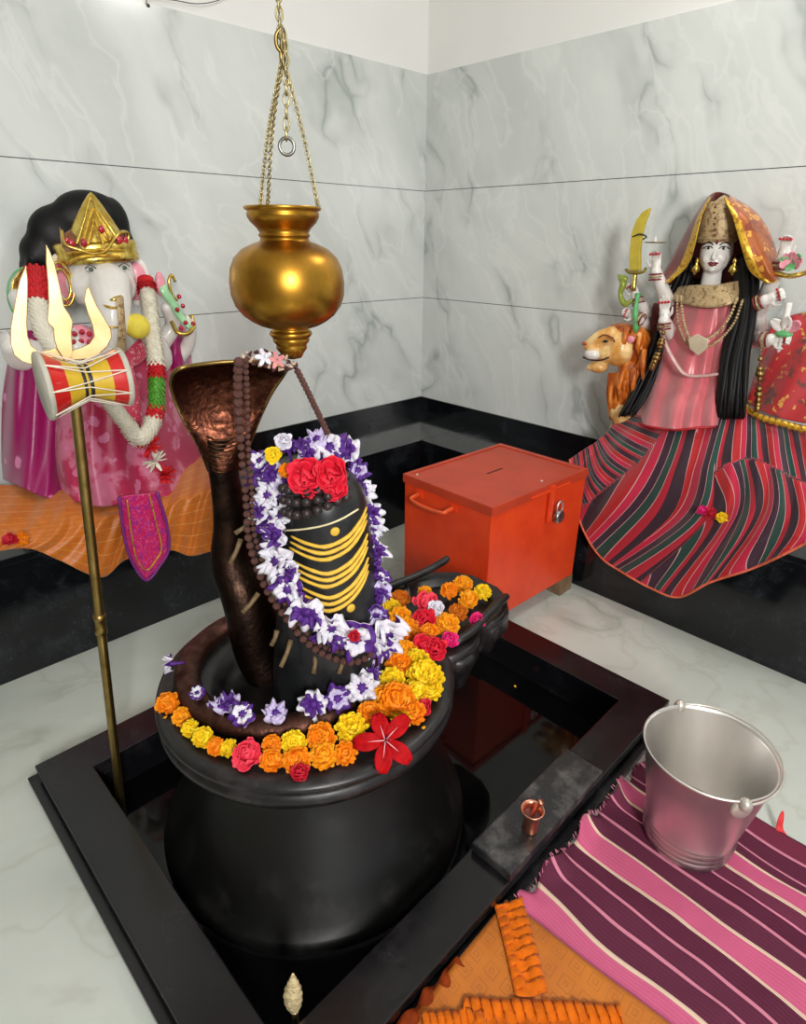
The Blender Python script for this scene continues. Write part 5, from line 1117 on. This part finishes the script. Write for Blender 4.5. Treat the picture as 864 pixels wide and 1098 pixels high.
# ------------------------------------------------------------------ lion
ln_ = thing('lion_statue', 'painted orange maned lion statue looking left beside the goddess idol', 'statue', F(675, 400, .22)*1.0)
lionY = N('lion_cream'); n_ = lionY.noise(lionY.coord(), 14, 3); lionY.col(lionY.ramp(n_.outputs[0], [(.38, lin((214, 150, 70))), (.6, lin((240, 206, 140)))])); lionY.set(Roughness=.3); lionY.b.inputs['Coat Weight'].default_value = .3; lionY = lionY.m
maneM = N('lion_mane'); mp = maneM.new('ShaderNodeMapping'); maneM.link(maneM.coord(), mp.inputs[0]); mp.inputs['Scale'].default_value = (20, 20, 3); n_ = maneM.noise(mp.outputs[0], 3, 3); maneM.col(maneM.ramp(n_.outputs[0], [(.35, lin((150, 62, 14))), (.55, lin((214, 118, 36))), (.7, lin((240, 180, 96)))])); maneM.set(Roughness=.35); maneM = maneM.m
b = MB()
b.ball(F(664, 374, .25), (.065, .075, .072)); b.ball(F(651, 378, .28), (.045, .05, .042)); limb(b, [F(655, 358, .28), F(642, 362, .30), F(630, 370, .31)], [.03, .026, .02], 14)
b.ball(F(636, 376, .31), (.03, .032, .024)); b.ball(F(641, 393, .29), (.034, .042, .026)); b.ball(F(634, 394, .30), (.022, .022, .014)); b.ball(F(653, 360, .30), (.02, .026, .014))
b.build('head', lionY, ln_, remesh=.004, smooth=2)
b = MB(); b.ball(F(635, 380, .32), (.027, .034, .025), 16, 12); b.build('muzzle', skinW, ln_)
b = MB(); b.ball(F(627, 368.5, .325), (.012, .014, .008), 12, 8); b.build('nose', mat('nose_brown', (170, 84, 50), .3), ln_)
b = MB(); b.tube(cyl_pts(F, [(625, 383, .335), (634, 386, .338), (645, 386, .335), (653, 383, .325)], 12), .0034, 7); b.build('mouth_line', mat('mouth_dark', (50, 24, 18), .5), ln_)
b = MB(); b.ball(F(649, 366, .325), (.006, .011, .006), 12, 8); ey = b.build('eye', eyeB, ln_); b = MB(); b.tube(cyl_pts(F, [(642, 362, .332), (648, 359, .332), (656, 362, .325), (659, 367, .318)], 12), .003, 6); b.build('brow_line', mat('brow_brown', (120, 70, 40), .5), ln_)
b = MB(); b.ball(F(677, 363, .27), (.014, .024, .022), 14, 10); er = b.build('ear', maneM, ln_); b = MB(); b.ball(F(676, 364, .282), (.008, .016, .015), 12, 8); b.build('ear_inside', pinkP, er)
b = MB(); r = random.Random(5)
b.ball(F(682, 372, .20), (.08, .065, .085)); b.ball(F(678, 400, .2), (.08, .055, .09)); b.ball(F(668, 430, .2), (.07, .045, .09)); b.ball(F(668, 356, .21), (.06, .075, .035))
for k_ in range(60):
    t = r.random(); a = r.uniform(0, 1); u0, v0 = cr([(660, 352), (675, 352), (688, 362), (690, 380), (680, 395), (668, 398), (662, 402)], 30)[int(a*29)]; w_ = r.uniform(.2, .285)
    p = F(u0, v0, w_); q = F(u0+r.uniform(-6, 3)-4*a, v0+r.uniform(16, 40), w_-.01); b.tube([p, p.lerp(q, .5)+Vector((-.012, r.uniform(-.006, .006), 0)), q], [.011, .011, .002], 7)
for k_ in range(14): u0 = 655+k_*1.4; b.tube(cyl_pts(F, [(u0, 400, .26), (u0-2, 425, .26), (u0+r.uniform(-3, 2), 450, .24)], 8), [.012, .013, .013, .012, .01, .008, .005, .002], 7)
b.build('mane', maneM, ln_)
b = MB(); limb(b, [F(672, 440, .2), F(690, 460, .16), Vector((-.17, -1.75, .68))], [.075, .085, .09], 18)
for y_ in (-1.40, -1.46, -1.72, -1.80): limb(b, [Vector((-.18, y_, .66)), Vector((-.17, y_, .55)), Vector((-.18, y_, .475))], [.05, .035, .03], 12); b.ball((-.20, y_, .468), (.045, .032, .02))
b.build('body', lionY, ln_, remesh=.007, smooth=3)
# ------------------------------------------------------------------ light, world, camera
def area(name, loc, target, size, power, color=(1, 1, 1), sy=None):
    d = bpy.data.lights.new(name, 'AREA'); d.energy = power; d.size = size; d.color = color
    if sy: d.shape = 'RECTANGLE'; d.size_y = sy
    o = bpy.data.objects.new(name, d); COL.objects.link(o); o.location = loc
    o.rotation_euler = (Vector(target)-Vector(loc)).to_track_quat('-Z', 'Y').to_euler(); return o
area('doorway_light', (-3.3, -4.2, 2.0), (-.6, -1.1, .9), .45, 96, (1, .98, .95), .8)
area('ceiling_light', (-.6, -2.2, 2.93), (-1.6, -1.7, 0), .5, 15, (1, .98, .95), .5)
w = bpy.data.worlds.new('room_air'); sc.world = w; w.use_nodes = True; nt = w.node_tree
bg = nt.nodes['Background']; bg.inputs[1].default_value = .54
tc = nt.nodes.new('ShaderNodeTexCoord'); sx = nt.nodes.new('ShaderNodeSeparateXYZ'); rp = nt.nodes.new('ShaderNodeValToRGB')
nt.links.new(tc.outputs['Generated'], sx.inputs[0]); nt.links.new(sx.outputs[2], rp.inputs[0]); nt.links.new(rp.outputs[0], bg.inputs[0])
rp.color_ramp.elements[0].position = 0; rp.color_ramp.elements[0].color = (.95, .97, 1, 1)
rp.color_ramp.elements[1].position = .8; rp.color_ramp.elements[1].color = (.55, .55, .55, 1)
cam = bpy.data.cameras.new('camera'); co_ = bpy.data.objects.new('camera', cam); COL.objects.link(co_)
cam.sensor_fit = 'VERTICAL'; cam.sensor_height = 36; cam.sensor_width = 36*864/1098; cam.lens = FPX/1098*36; cam.clip_start = .05
X, Y_, Z = CR, CU, -CW
co_.matrix_world = Matrix(((X.x, Y_.x, Z.x, CP.x), (X.y, Y_.y, Z.y, CP.y), (X.z, Y_.z, Z.z, CP.z), (0, 0, 0, 1)))
sc.camera = co_
vs_ = sc.view_settings; vs_.view_transform = 'Standard'; vs_.look = 'None'; vs_.gamma = 1; vs_.exposure = 0; vs_.use_curve_mapping = False
for o in list(bpy.data.objects):
    if 'org' in o: del o['org']
